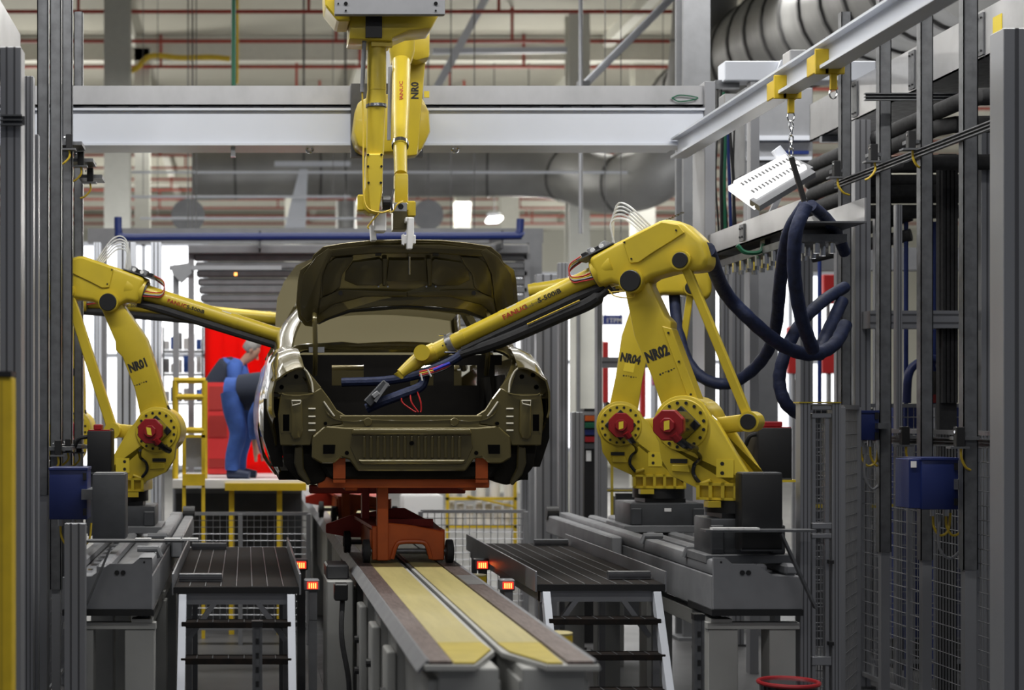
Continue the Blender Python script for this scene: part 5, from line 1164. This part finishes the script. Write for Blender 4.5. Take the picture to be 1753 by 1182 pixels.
MB().box(X(1366, 14.8), X(1440, 14.8), 14.8, 14.83, 0, Z(700, 14.8)).build('sheet', 'grey_dark', pu_); MB().box(X(1366, 14.8), X(1440, 14.8), 14.78, 14.8, Z(703, 14.8), Z(699, 14.8)).build('edge', 'grey_mid', pu_)
pt_ = thing('dark_partition', 'dark sheet partition closing the cell behind the right mesh fence', 'partition', (X(1610, 15.2), 15.2, 0))
MB().box(X(1442, 15.2), X(1790, 15.2), 15.2, 15.24, 0, Z(700, 15.2)).build('sheet', 'grey_dark', pt_)
for px in (1442, 1530, 1620, 1710): MB().box(X(px, 15.2), X(px + 6, 15.2), 15.15, 15.2, 0, Z(700, 15.2)).build('stiffener', 'grey_mid', pt_)
# left hand fence strip
fence('wire mesh fence strip behind the left channel posts', (-1.42, 12.7, 0), (-1.42, 8.6, 0), .12, CH - .35, 5)
# flat guard shelves with struts
def guard(label, x0, x1, Y, z, sp0, sp1):
    t = thing('guard_shelf', label, 'shelf', ((x0 + x1)/2, Y, z))
    MB().box(x0, x1, Y, Y + .12, z - .012, z).build('plate', 'galv', t)
    MB().bar(sp0, sp1, .012, .045, (0, 1, 0)).build('strut', 'galv', t)
    for i in range(3):
        xx = lerp(x0, x1, (.06, .2, .34)[i]) if x0 > 1 else lerp(x1, x0, (.02, .2, .5)[i]); MB().box(xx, xx + .09, Y - .01, Y + .05, z, z + .012).build('white_tab', 'white', t)
guard('thin guard shelf with diagonal strut in front of the black cabinet at right', X(1208, 9.2), X(1398, 9.2), 9.2, Z(908, 9.2), W(1337, 914, 9.22), W(1396, 1042, 9.22))
guard('thin guard shelf with diagonal strut in front of dark cabinet at left', X(147, 9.2), X(315, 9.2), 9.2, Z(926, 9.2), W(190, 936, 9.22), W(140, 1055, 9.22))
alu_post('aluminium post holding the left guard shelf', 110, 146, 9.1, .08, ztop=Z(897, 9.1))
yl = thing('light_curtain_column', 'yellow safety light curtain column at the left picture edge', 'column', (X(0, 6.5), 6.5, 0))
MB().box(X(-45, 6.5), X(20, 6.5), 6.5, 6.62, .98, Z(645, 6.5)).build('housing', 'yellow_safety', yl, bevel=.006)
MB().box(X(2, 6.5), X(4, 6.5), 6.497, 6.51, 1.0, Z(650, 6.5)).build('edge_line', 'end_yellow', yl); MB().box(X(-45, 6.5), X(20, 6.5), 6.49, 6.63, Z(645, 6.5), Z(636, 6.5)).build('cap', 'black', yl)
MB().box(X(-45, 6.5), X(22, 6.5), 6.48, 6.64, .9, .98).build('foot', 'black', yl); MB().box(X(-30, 6.5), X(10, 6.5), 6.5, 6.62, 0, .9).build('stand', 'steel_dark', yl)

# ---------------------------------------------------------------- step platforms
def platform(label, x0, x1, y0, y1, zt=-1.01, inner=1):
    t = thing('step_platform', label, 'platform', ((x0 + x1)/2, (y0 + y1)/2, 0))
    z = CH + zt
    n = 8; dx = (x1 - x0)/n
    for i in range(n):
        MB().box(x0 + i*dx + .004, x0 + (i + 1)*dx - .004, y0, y1, z - .03, z).build('deck_plank', 'grip_black', t, bevel=.002)
        if i: MB().box(x0 + i*dx - .003, x0 + i*dx + .003, y0 + .01, y1, z - .03, z + .001).build('tread_strip', 'galv', t)
    MB().box(x0, x1, y0 - .012, y0, z - .04, z - .002).build('nosing', 'black', t)
    for x in (x0 - .012, x1):
        MB().box(x, x + .012, y0, y1, z - .05, z + .075).build('kick_plate', 'alu', t, bevel=.002)
    for yy in (y0 + .25, y1 - .25):
        xa = x0 + .02 if inner > 0 else x1 - .28
        ch_ = MB().box(xa, xa + .26, yy, yy + .05, z, z + .05).build('stop_channel', 'galv', t, bevel=.003)
        MB().box(xa, xa + .26, yy - .006, yy, z + .018, z + .034).build('channel_slot', 'alu_groove', ch_)
    MB().box(x0 + .02, x1 - .02, y0 + .03, y0 + .08, z - .11, z - .04).build('frame_beam', 'alu', t); MB().box(x0 + .02, x1 - .02, y1 - .1, y1 - .05, z - .11, z - .04).build('frame_beam', 'alu', t)
    for x in (x0 + .02, x1 - .06):
        MB().box(x, x + .04, y0, y1, z - .11, z - .05).build('side_beam', 'alu', t)
        for yy in (y0 + .04, y1 - .1, (y0 + y1)/2): MB().box(x, x + .04, yy, yy + .04, 0, z - .1).build('leg', 'alu', t)
    for s, xa, xb in ((1, x0 + .08, x0 + .24), (-1, x1 - .08, x1 - .24)):
        MB().bar((xa, y0 + .05, z - .32), (xb, y0 + .05, z - .10), .03, .05, (0, 1, 0)).build('brace', 'alu', t)
    # stair
    for x in (x0 + .03, x1 - .07):
        MB().prism([(x, y0 - .02, z - .045), (x, y0 + .06, z - .045), (x, y0 - .50, 0), (x, y0 - .60, 0)], [(x + .045, y0 - .02, z - .045), (x + .045, y0 + .06, z - .045), (x + .045, y0 - .50, 0), (x + .045, y0 - .60, 0)]).build('stringer', 'white_paint', t, bevel=.002)
    for k_ in range(1, 6):
        zz = z - .195*k_; yy = y0 - .02 - .54*(.195*k_ - .045)/(z - .045)
        tr_ = MB().box(x0 + .05, x1 - .05, yy - .02, yy + .13, zz - .035, zz).build('tread', 'grip_black', t, bevel=.002)
        for i in range(1, 7): MB().box(lerp(x0 + .05, x1 - .05, i/7) - .003, lerp(x0 + .05, x1 - .05, i/7) + .003, yy - .022, yy + .13, zz, zz + .002).build('tread_strip', 'galv', tr_)
    return t
platform('left black decked step platform with white ladder stringers', -.42, .315, 9.6, 12.45, inner=1)
platform('right black decked step platform with white ladder stringers', 1.74, 2.5, 9.75, 12.8, inner=-1)
def scanner(label, px, py, Y, big=True):
    t = thing('laser_scanner', label, 'scanner', W(px, py + 40, Y))
    MB().pb(px - 14, px + 12, py - 10, py + 9, Y, .09).build('housing', 'grey_mid', t, bevel=.006)
    MB().pb(px - 9, px + 9, py - 6, py + 6, Y - .004, .01).build('window', 'led_red', t)
    for i in range(4): MB().pb(px - 6.5 + i*3.6, px - 4.5 + i*3.6, py - 4, py + 5, Y - .007, .006).build('led_bar', 'led_orange', t)
    MB().pb(px - 6, px + 8, py + 9, py + 60, Y + .02, .05).build('bracket', 'grey_mid', t)
    MB().box(X(px - 6, Y), X(px + 8, Y), Y + .02, Y + .07, 0, Z(py + 60, Y)).build('stand', 'grey_mid', t)
scanner('near red glowing laser scanner beside the left platform', 535, 1003, 9.8); scanner('far red glowing laser scanner beside the left platform', 515, 968, 11.4)
scanner('near red glowing laser scanner beside the right platform', 870, 1003, 9.9); scanner('far red glowing laser scanner beside the right platform', 826, 968, 11.6)
def bollard(label, px, py, Y, r):
    t = thing('bollard', label, 'bollard', (X(px, Y), Y, 0)); z = Z(py, Y)
    MB().cyl((X(px, Y), Y, 0), (X(px, Y), Y, z - .01), r, n=28).build('tube', 'yellow_safety', t, smooth=True); MB().cyl((X(px, Y), Y, z - .01), (X(px, Y), Y, z), r*1.01, n=28).build('cap', 'pale_yellow', t, smooth=True)
bollard('yellow round bollard half hidden by the near end of the track', 955, 1083, 7.7, .068)
bollard('yellow round bollard beside the far laser scanner at right', 813, 984, 10.6, .075)
def slotted(label, px0, px1, py, Y):
    t = thing('slotted_strut', label, 'strut', (X((px0 + px1)/2, Y), Y, 0)); x0, x1 = X(px0, Y), X(px1, Y); z = Z(py, Y)
    MB().box(x0, x0 + .012, Y, Y + .05, 0, z).build('flange', 'galv', t); MB().box(x1 - .012, x1, Y, Y + .05, 0, z).build('flange', 'galv', t); MB().box(x0 + .012, x1 - .012, Y + .006, Y + .012, 0, z).build('web', 'galv', t)
    MB().box(x0 - .003, x1 + .003, Y - .003, Y + .055, z - .02, z + .012).build('cap', 'black', t)
    k_ = z - .09
    while k_ > .05:
        MB().box((x0 + x1)/2 - .008, (x0 + x1)/2 + .008, Y + .002, Y + .0062, k_ - .02, k_ + .01).build('slot', 'black', t); k_ -= .075
slotted('slotted steel strut standing before the left platform stairs', 432, 449, 1068, 8.6)
slotted('slotted steel strut standing before the right robot rail', 1189, 1206, 1056, 8.6)
bn_ = thing('waste_bin', 'black bin with dark red rim on the floor at lower right', 'bin', (X(1350, 9.0), 9.0, 0))
zt = Z(1169, 9.0)
MB().tube([(X(1350, 9), 9, 0), (X(1350, 9), 9, zt)], [.13, .155], 28).build('body', 'black_gloss', bn_, smooth=True)
MB().tube([(X(1350, 9) + .16*math.cos(a), 9 + .16*math.sin(a), zt) for a in [i*math.pi/18 for i in range(37)]], .012, 8).build('rim', 'red', bn_, smooth=True)
MB().cyl((X(1350, 9), 9, zt - .02), (X(1350, 9), 9, zt - .012), .15, n=28).build('lid', 'red', bn_)

# ---------------------------------------------------------------- behind the car
sh = thing('roller_shutter', 'dark grey slatted roller shutter hood behind the car', 'shutter', (X(610, 19), 19, Z(540, 19)))
for i in range(9):
    py = 434 + i*14; MB().box(X(332 + i*2.2, 19), X(905, 19), 19 + .03*(i % 2), 19.08 + .03*(i % 2), Z(py + 13, 19), Z(py, 19)).build('slat', 'grey_mid', sh, bevel=.02)
MB().pb(322, 905, 419, 434, 18.9, .2).build('head_box', 'grey_paint', sh, bevel=.01); MB().box(X(322, 19), X(332, 19), 19, 19.15, 0, Z(434, 19)).build('guide_rail', 'grey_paint', sh)
MB().box(X(898, 19), X(908, 19), 19, 19.15, 0, Z(434, 19)).build('guide_rail', 'grey_paint', sh)
ar = thing('sensor_arm', 'grey horizontal arm with orange tipped sensor in front of shutter', 'arm', W(400, 458, 17.5))
MB().pb(290, 482, 455, 462, 17.5, .06).build('tube', 'alu', ar); MB().pxpoly([(292, 456), (325, 450), (328, 468), (310, 484), (296, 470)], 17.45, .1).build('pivot_cover', 'grey_paint', ar)
MB().pb(400, 408, 462, 474, 17.5, .04).build('sensor_head', 'black', ar); MB().pb(401, 406, 467, 472, 17.48, .02).build('sensor_lens', 'led_orange', ar)
MB().box(X(296, 17.6), X(306, 17.6), 17.6, 17.7, 0, Z(452, 17.5)).build('post', 'alu', ar)
bp = thing('blue_pipeline', 'blue pipe run with upturned ends behind the boot lid', 'pipe', W(550, 406, 18.5))
MB().tube(smoothpath([W(202, 372, 18.5), W(203, 395, 18.5), W(212, 406, 18.5), W(300, 406, 18.5), W(600, 405, 18.5), W(870, 404, 18.5), W(888, 400, 18.5), W(891, 375, 18.5)], 4), .045, 10).build('run', 'blue_pipe', bp, smooth=True)
for px in (445, 640, 860): MB().pb(px - 2, px + 2, 395, 425, 18.5, .90).build('pipe_clip', 'steel_dark', bp)
bm_ = thing('mezzanine_beam', 'grey steel cross beam under the blue pipe', 'beam', (X(550, 19.4), 19.4, Z(400, 19.4)))
MB().pb(150, 930, 391, 416, 19.4, .15).build('beam', 'grey_paint', bm_)
for px in (160, 906): MB().box(X(px, 19.4), X(px + 22, 19.4), 19.4, 19.55, 0, Z(416, 19.4)).build('column', 'grey_paint', bm_)
MB().pxpoly([(862, 420), (880, 420), (905, 450), (905, 470)], 19.35, .1).build('knee_brace', 'grey_paint', bm_)
# red strip curtain cubicle
rcn = thing('welding_curtain', 'bright red see-through welding curtain behind the car at left', 'curtain', (X(410, 17.3), 17.3, 0))
for i in range(6):
    a, b = 352 + i*28, 382 + i*28
    MB().box(X(a, 17.4), X(b, 17.4), 17.4 + .03*(i % 2), 17.41 + .03*(i % 2), Z(812, 17.4), Z(540, 17.4)).build('curtain_strip', 'red_pvc', rcn)
MB().pb(350, 520, 534, 541, 17.38, .06).build('curtain_rail', 'grey_paint', rcn)
MB().box(X(350, 17.4), X(353, 17.4), 17.44, 17.48, Z(830, 17.4), Z(534, 17.4)).build('frame_post', 'red', rcn)
dp = thing('red_door_panel', 'red panel door with darker windows standing before red curtain', 'panel', (X(373, 16.9), 16.9, Z(812, 16.9)))
MB().pb(352, 394, 655, 812, 16.9, .03).build('leaf', 'plant_red', dp)
for a, b in ((662, 702), (712, 748), (786, 800)): MB().pb(358, 388, a, b, 16.89, .012).build('dark_pane', 'print_red', dp)
# work platform with railing and two workers
wp_ = thing('work_platform', 'white raised work platform with yellow edge behind the car at left', 'platform', (X(380, 16.5), 16.5, 0))
zp = Z(818, 16.2)
MB().box(X(300, 16.2), .58, 15.6, 17.6, zp - .08, zp).build('deck', 'white', wp_)
MB().box(X(385, 15.6), .58, 15.56, 15.6, zp - .10, zp - .03).build('edge', 'yellow_safety', wp_)
for px in (392, 474): MB().box(X(px, 15.6), X(px + 9, 15.6), 15.6, 15.66, 0, zp - .08).build('leg', 'yellow_safety', wp_)
for px in (310, 406): MB().box(X(px, 16.8), X(px + 8, 16.8), 16.8, 16.88, 0, zp - .08).build('leg', 'white_paint', wp_)
rl = thing('guard_railing', 'yellow tube guard railing left of the red curtain', 'railing', (X(325, 15.9), 15.9, zp))
for py in (652, 680, 737): MB().tube([W(298, py, 15.9), W(352, py, 15.9)], .03, 10).build('rail', 'yellow_safety', rl, smooth=True)
for px in (300, 350): MB().tube([W(px, 652, 15.9), (X(px, 15.9), 15.9, zp)], .03, 10).build('upright', 'yellow_safety', rl, smooth=True)
MB().pb(312, 345, 745, 800, 15.95, .03).build('infill_panel', 'grey_paint', rl)
ys_ = thing('safety_barrier', 'yellow footed barrier frame below railing near robot NR01', 'barrier', (X(325, 15.3), 15.3, 0))
for px in (312, 345): MB().box(X(px, 15.3), X(px + 6, 15.3), 15.3, 15.36, 0, Z(745, 15.3)).build('upright', 'yellow_safety', ys_)
MB().pb(312, 351, 812, 832, 15.28, .05).build('panel', 'yellow_safety', ys_); MB().pb(312, 351, 745, 750, 15.3, .05).build('top_bar', 'yellow_safety', ys_)
fence('low mesh fence with handrail behind the left platform', (X(295, 14.9), 14.9, 0), (X(528, 14.9), 14.9, 0), .15, Z(880, 14.9), 3, (.06, .06), 'grey_paint', 'grey_paint')
fence('low mesh fence with handrail behind the right platform', (X(720, 14.9), 14.9, 0), (X(900, 14.9), 14.9, 0), .15, Z(876, 14.9), 2, (.06, .06), 'grey_paint', 'grey_paint')
# machinery seen under the car at right: white drums on a yellow framed rack
rk = thing('parts_rack', 'yellow framed rack of white canisters seen under the car at right', 'rack', (X(820, 20), 20, 0))
for px in (764, 880): MB().box(X(px, 20), X(px + 5, 20), 20, 20.08, 0, Z(780, 20)).build('upright', 'yellow_safety', rk)
for py in (852, 900, 800): MB().pb(764, 885, py, py + 5, 20, .08).build('beam', 'yellow_safety', rk)
MB().tube([W(800, 850, 19.98), W(880, 868, 19.98)], .015, 6).build('brace', 'yellow_safety', rk)
for i in range(7):
    px = 772 + i*16; MB().cyl(W(px, 899, 20.2), W(px, 858 + (i % 3)*4, 20.2), .045, n=14).build('canister', 'white', rk, smooth=True)
for i in range(5):
    px = 775 + i*24; MB().cyl(W(px, 851, 20.2), W(px, 808, 20.2), .06, n=14).build('canister', 'white', rk, smooth=True)
wt = thing('white_tank', 'long white machine guard seen between track and rack', 'guard', (X(730, 18), 18, 0))
MB().box(X(690, 18), X(760, 18), 18, 18.4, .25, Z(848, 18)).build('guard', 'white', wt, bevel=.03, seg=2); MB().box(X(700, 18), X(750, 18), 18.1, 18.3, 0, .25).build('foot', 'grey_mid', wt)
# aluminium uprights right of the car, white column, electrical gear
for a, b, Y, top, lab in [(893, 905, 16.0, 560, 'dark slim upright right of the car, leftmost of the uprights'), (918, 955, 15.4, 470, 'wide grey upright panel right of the car'), (957, 973, 15.0, 450, 'bright grooved aluminium upright right of the wide grey one'), (979, 998, 14.6, 706, 'short aluminium fence post left of robot NR04'), (1022, 1031, 14.4, 490, 'slim tall aluminium post left of robot NR04 arm')]:
    alu_post(lab, a, b, Y, .1, py_top=top)
wc = thing('white_pillar', 'broad white hall pillar left of robot NR04 with conduit', 'pillar', (X(1008, 17), 17, 0))
MB().box(X(985, 17), X(1032, 17), 17, 17.3, 0, Z(480, 17)).build('shaft', 'column_white', wc); MB().cyl((X(990, 16.95), 16.95, Z(710, 16.95)), (X(990, 16.95), 16.95, Z(520, 16.95)), .02, n=8).build('conduit', 'grey_mid', wc)
eb = thing('signal_cabinet', 'black cabinet with coloured modules left of robot NR04', 'cabinet', (X(1010, 15), 15, 0))
MB().box(X(1000, 15), X(1020, 15), 15, 15.3, 0, Z(700, 15)).build('case', 'black', eb)
for i, m_ in enumerate(('orange', 'green_cable', 'blue_box', 'red', 'grey_dark')): MB().pb(1002, 1018, 712 + i*12, 721 + i*12, 14.98, .03).build('module', m_, eb)
MB().pb(1004, 1012, 772, 790, 14.985, .02).build('paper_label', 'white', eb)
hr = thing('fence_section', 'aluminium fence frame with ochre trim behind robot NR04', 'fence frame', (X(1060, 14.8), 14.8, 0))
for a, b in ((1030, 1040), (1052, 1054), (1120, 1128)): MB().box(X(a, 14.8), X(b, 14.8), 14.8, 14.86, 0, Z(706 if a < 1050 else 850, 14.8)).build('upright', 'alu', hr)
MB().pb(1046, 1050, 735, 900, 14.79, .02).build('trim', 'end_yellow', hr); MB().pb(1040, 1126, 836, 843, 14.8, .05).build('crossbar', 'alu', hr); MB().pb(1040, 1126, 839, 841, 14.79, .02).build('trim', 'end_yellow', hr)
MB().pb(998, 1040, 705, 711, 14.8, .05).build('crossbar', 'alu', hr)
MB().box(X(1054, 14.9), X(1125, 14.9), 14.9, 14.93, .2, Z(845, 14.9)).build('infill', 'grey_dark', hr)
for a, b, Y, top, lab in [(1196, 1216, 14.6, 428, 'grooved upright right of the dark steel column'), (1253, 1274, 14.8, 428, 'grooved upright behind the sagging hose'), (1236, 1251, 15.2, 440, 'pale slim upright behind the link rod of NR02')]:
    alu_post(lab, a, b, Y, .1, py_top=top)
gp = thing('grey_partition', 'plain grey partition sheet behind the hose loops', 'partition', (X(1320, 15.5), 15.5, 0))
MB().box(X(1293, 15.5), X(1332, 15.5), 15.5, 15.54, 0, Z(430, 15.5)).build('sheet', 'grey_paint', gp); MB().box(X(1290, 15.5), X(1294, 15.5), 15.48, 15.56, 0, Z(425, 15.5)).build('edge', 'alu', gp)
cb_ = thing('header_beam', 'grey header beam above the bright glazing at right', 'beam', (X(1300, 16), 16, Z(450, 16)))
MB().box(X(1180, 16), X(1800, 16), 16, 16.2, Z(462, 16), Z(424, 16)).build('beam', 'grey_paint', cb_); MB().box(X(1790, 16), X(1800, 16), 16, 16.2, 0, Z(462, 16)).build('post', 'grey_paint', cb_); MB().box(X(1180, 16), X(1190, 16), 16, 16.2, 0, Z(462, 16)).build('post', 'grey_paint', cb_)
mf = thing('rail_crossbar', 'aluminium crossbar behind robots NR04 and NR02', 'rail', W(1120, 618, 14.5))
MB().pb(1031, 1200, 612, 630, 14.5, .05).build('profile', 'alu', mf); MB().pb(1031, 1200, 619, 622, 14.497, .01).build('groove', 'alu_groove', mf)
sg = thing('blue_sign', 'small blue hanging sign with white writing behind the arm of NR04', 'sign', W(1050, 548, 20))
MB().pb(1033, 1066, 540, 556, 20, .03).build('board', 'print_blue', sg); text('1TPM', W(1037, 553, 19.995), (1, 0, 0), (0, 0, 1), .085, 'white', sg, 'lettering', .001)
for px in (1036, 1063): MB().cyl(W(px, 540, 20.01), (X(px, 20.01), 20.01, 9.74), .006, n=5).build('hanger_wire', 'steel_dark', sg)
for i, (px0, px1, py0, py1, Y, m_, lab) in enumerate([(900, 908, 575, 640, 20, 'plant_red', 'narrow red upright sign right of the car roof'), (1032, 1042, 585, 690, 21, 'plant_red', 'red upright display left of robot NR04 arm'), (1097, 1106, 590, 715, 21, 'plant_red', 'red upright display seen between NR04 and NR02'), (1118, 1132, 595, 660, 22, 'magenta', 'magenta hanging cloth seen between the robot arms'), (1240, 1247, 500, 640, 20, 'plant_red', 'tall narrow red strip behind the link rod of NR02'), (1278, 1290, 470, 700, 19, 'plant_red', 'red and white shelf edge behind the sagging hose'), (1350, 1372, 560, 640, 20, 'plant_red', 'red boxes seen inside the hose loop'), (1410, 1430, 470, 520, 20.4, 'plant_red', 'red carton right of the hose loop, upper'), (1408, 1436, 580, 640, 20, 'plant_red', 'red carton right of the hose loop, lower'), (1360, 1380, 650, 700, 20.4, 'yellow_safety', 'yellow stand seen right of the lowest hose')]):
    t = thing('display_panel', lab, 'panel', (X((px0 + px1)/2, Y), Y, 0))
    MB().pb(px0, px1, py0, py1, Y, .1).build('face', m_, t, bevel=.01); MB().box(X((px0 + px1)/2, Y) - .02, X((px0 + px1)/2, Y) + .02, Y + .03, Y + .07, 0, Z(py1, Y)).build('post', 'grey_paint', t)
ct = thing('clutter_rack', 'blurred rack of white and blue parts behind robot NR01', 'rack', (X(305, 21), 21, 0))
for px in (278, 345): MB().box(X(px, 21), X(px + 3, 21), 21, 21.05, 0, Z(560, 21)).build('upright', 'grey_mid', ct)
for py in (600, 640, 690, 740): MB().pb(278, 348, py, py + 3, 21, .4).build('shelf', 'grey_mid', ct)
for i in range(18):
    px = 281 + (i % 6)*11; py = (598, 638, 688)[i//6]; h_ = 14 + (i*7) % 16
    MB().pb(px, px + 8, py - h_, py, 21.05, .2).build('part_box', ('white', 'blue_cloth', 'grey_paint', 'white')[i % 4], ct)
for a, b, Y, lab in [(200, 232, 15.5, 'wide grey upright behind the lower arm of NR01'), (258, 276, 16.0, 'slim grey upright right of the lower arm of NR01'), (160, 172, 16.5, 'pale upright at far left behind the link rod of NR01')]:
    alu_post(lab, a, b, Y, .12, py_top=415, m='white_paint')
lc = thing('low_plinth', 'long dark low plinth beneath the work platform', 'plinth', (X(440, 16), 16, 0))  # raised dark block that stands in for the shade under the deck
MB().box(X(300, 16.2), .56, 16.2, 17.4, .0, 1.38).build('block', 'grey_dark', lc, bevel=.01); MB().box(X(300, 16.2), .56, 16.18, 16.2, 1.32, 1.38).build('edge_trim', 'grey_mid', lc)

def worker(label, P, face, lean, head=True, scale=1.0, arm_down=.5):
    """standing figure bent forward; P between the feet, face = horizontal facing direction"""
    P = Vector(P); Fd = Vector(face).normalized(); Sd = Vector((-Fd.y, Fd.x, 0)); Up = Vector((0, 0, 1)); s = scale
    t = thing('person', label, 'person', tuple(P))
    def L_(f, l, u): return P + (Fd*f + Sd*l + Up*u)*s
    sp = Vector((math.sin(lean), math.cos(lean)))           # spine direction in (forward, up)
    hip = Vector((-.06, .90))
    S = lambda d, l, o=0: L_(hip.x + sp.x*d + sp.y*o, l, hip.y + sp.y*d - sp.x*o)
    def limb(pts, rs, name, m, n=12): return MB().tube(smoothpath(pts, 4), [interp(i/4, list(enumerate(rs))) for i in range((len(pts) - 1)*4 + 1)], n).build(name, m, t, smooth=True, ang=80)
    # one continuous body
    V = []; E = []; Rr = []
    def add(p, r, pa=None):
        V.append(p - ORG[t.name]); Rr.append(r*s)
        if pa is not None: E.append((pa, len(V) - 1))
        return len(V) - 1
    pel = add(S(0, 0), .13); ab = add(S(.2, 0), .125, pel); chs = add(S(.42, 0), .145, ab); nk = add(S(.56, 0), .06, chs)
    hd = add(S(.66, 0, .02), .085, nk); ht = add(S(.76, 0, .03), .09, hd); add(S(.84, 0, .02), .06, ht)
    for l in (-1, 1):
        hp = add(S(-.02, l*.10), .095, pel); kn = add(L_(.03, l*.13, .48), .065, hp); an = add(L_(-.03, l*.14, .08), .045, kn); add(L_(.10, l*.15, .04), .04, an)
        sh_ = add(S(.48, l*.19), .065, chs); eb_ = add(S(.30, l*.24, .16) + Up*(-.06*s), .045, sh_); wr_ = add(S(.26, l*.16, .36) + Up*(-.14*s), .035, eb_); hn = add(S(.27, l*.15, .44) + Up*(-.17*s), .035, wr_)
        for q in range(4): add(S(.27, l*(.12 + .018*q), .53) + Up*((-.19 - .008*abs(q - 1.5))*s), .010, hn)
        add(S(.30, l*.09, .47) + Up*(-.17*s), .011, hn)
    me = bpy.data.meshes.new('body'); me.from_pydata([tuple(v) for v in V], E, [])
    o = bpy.data.objects.new('body', me); COL.objects.link(o); o.parent = t; me.materials.append(M['skin'])
    mod = o.modifiers.new('skin', 'SKIN'); sd = me.skin_vertices[0].data
    for i, r in enumerate(Rr): sd[i].radius = (r*.82, r*.82)
    sd[0].use_root = True
    o.modifiers.new('sub', 'SUBSURF').render_levels = 2
    # clothes
    limb([S(-.06, 0), S(.1, 0), S(.3, 0), S(.46, 0), S(.55, 0)], [.165, .16, .18, .19, .09], 'jacket', 'blue_cloth', 14)
    limb([S(.08, 0, -.01), S(.25, 0, -.012), S(.42, 0, -.012), S(.53, 0, -.01)], [.175, .19, .20, .12], 'vest', 'vest_cloth', 14)
    for l in (-1, 1):
        limb([S(.49, l*.15), S(.47, l*.21), S(.30, l*.245, .16) + Up*(-.06*s), S(.26, l*.16, .34) + Up*(-.135*s)], [.08, .082, .066, .05], 'sleeve', 'blue_cloth')
        limb([S(.02, l*.085), L_(-.02, l*.115, .72), L_(.03, l*.13, .48), L_(-.02, l*.14, .25), L_(-.03, l*.14, .09)], [.12, .105, .085, .075, .072], 'trouser_leg', 'blue_cloth')
        limb([L_(-.08, l*.14, .05), L_(.02, l*.145, .055), L_(.16, l*.15, .04)], [.045, .05, .035], 'shoe', 'shoe')
    # face and hair
    for l in (-1, 1):
        MB().cyl(S(.74, l*.03, .09), S(.74, l*.03, .098), .009, n=8).build('eye', 'black', t)
        MB().tube([S(.73, l*.078, .0), S(.765, l*.082, .005)], .018, 8).build('ear', 'skin', t, smooth=True)
    MB().tube([S(.745, 0, .09), S(.70, 0, .115)], [.010, .016], 8).build('nose', 'skin', t, smooth=True)
    MB().tube([S(.67, -.025, .085), S(.67, .025, .085)], .006, 6).build('mouth', 'print_red', t)
    limb([S(.70, 0, -.055), S(.78, 0, -.04), S(.84, 0, .0), S(.86, 0, .04)], [.06, .085, .075, .035], 'hair', 'hair_grey')
    return t
worker('grey haired worker in blue overalls and dark vest bending toward the car', (X(372, 17.2), 17.2, zp), (1, -.15, 0), math.radians(40), scale=.88)
worker('worker in blue trousers and dark vest leaning into the car, head hidden', (X(408, 16.0), 16.0, zp), (1, -.25, 0), math.radians(88), scale=.92)

# ---------------------------------------------------------------- repeats share a group
GROUPS = {'steel_column': 'roof columns of the hall', 'ventilation_duct': 'ventilation ducts under the roof', 'duct_stub': 'short duct ends', 'conduit': 'thin conduits under the roof', 'hanging_rod': 'rods hanging from the roof', 'hanging_wire': 'wires hanging from the roof', 'roof_strut': 'diagonal roof struts', 'high_bay_lamp': 'high bay lamps', 'carriage': 'orange carriages on the track', 'industrial_robot': 'floor robots on rails', 'hanging_robot': 'robots hanging from above', 'robot_rail': 'robot rails', 'robot_slide': 'slides under the robots', 'drive_cabinet': 'drive cabinets on the rails', 'cabinet_stand': 'cabinet stands', 'hoist_trolley': 'hoist trolleys on the monorail', 'cable_tray': 'overhead cable trays', 'cable_hose': 'sleeved hoses', 'insulated_pipe': 'foam wrapped pipes', 'profile_post': 'aluminium posts', 'channel_post': 'light curtain posts', 'blue_pipe': 'thin blue upright pipes', 'strut_channel': 'strut channels on the posts', 'light_sensor': 'light sensors on the posts', 'control_box': 'blue control boxes', 'mesh_fence': 'wire mesh fences', 'switch_cabinet': 'switch cabinets behind the fence', 'dark_partition': 'dark partitions', 'guard_shelf': 'guard shelves', 'step_platform': 'step platforms beside the track', 'laser_scanner': 'laser scanners beside the platforms', 'bollard': 'yellow bollards', 'slotted_strut': 'slotted struts before the cell', 'display_panel': 'coloured panels in the bright bay', 'person': 'workers on the platform'}
for o in SC.objects:
    if o.parent is None and 'category' in o.keys():
        k_ = o.name.split('.')[0]
        if k_ in GROUPS: o['group'] = GROUPS[k_]
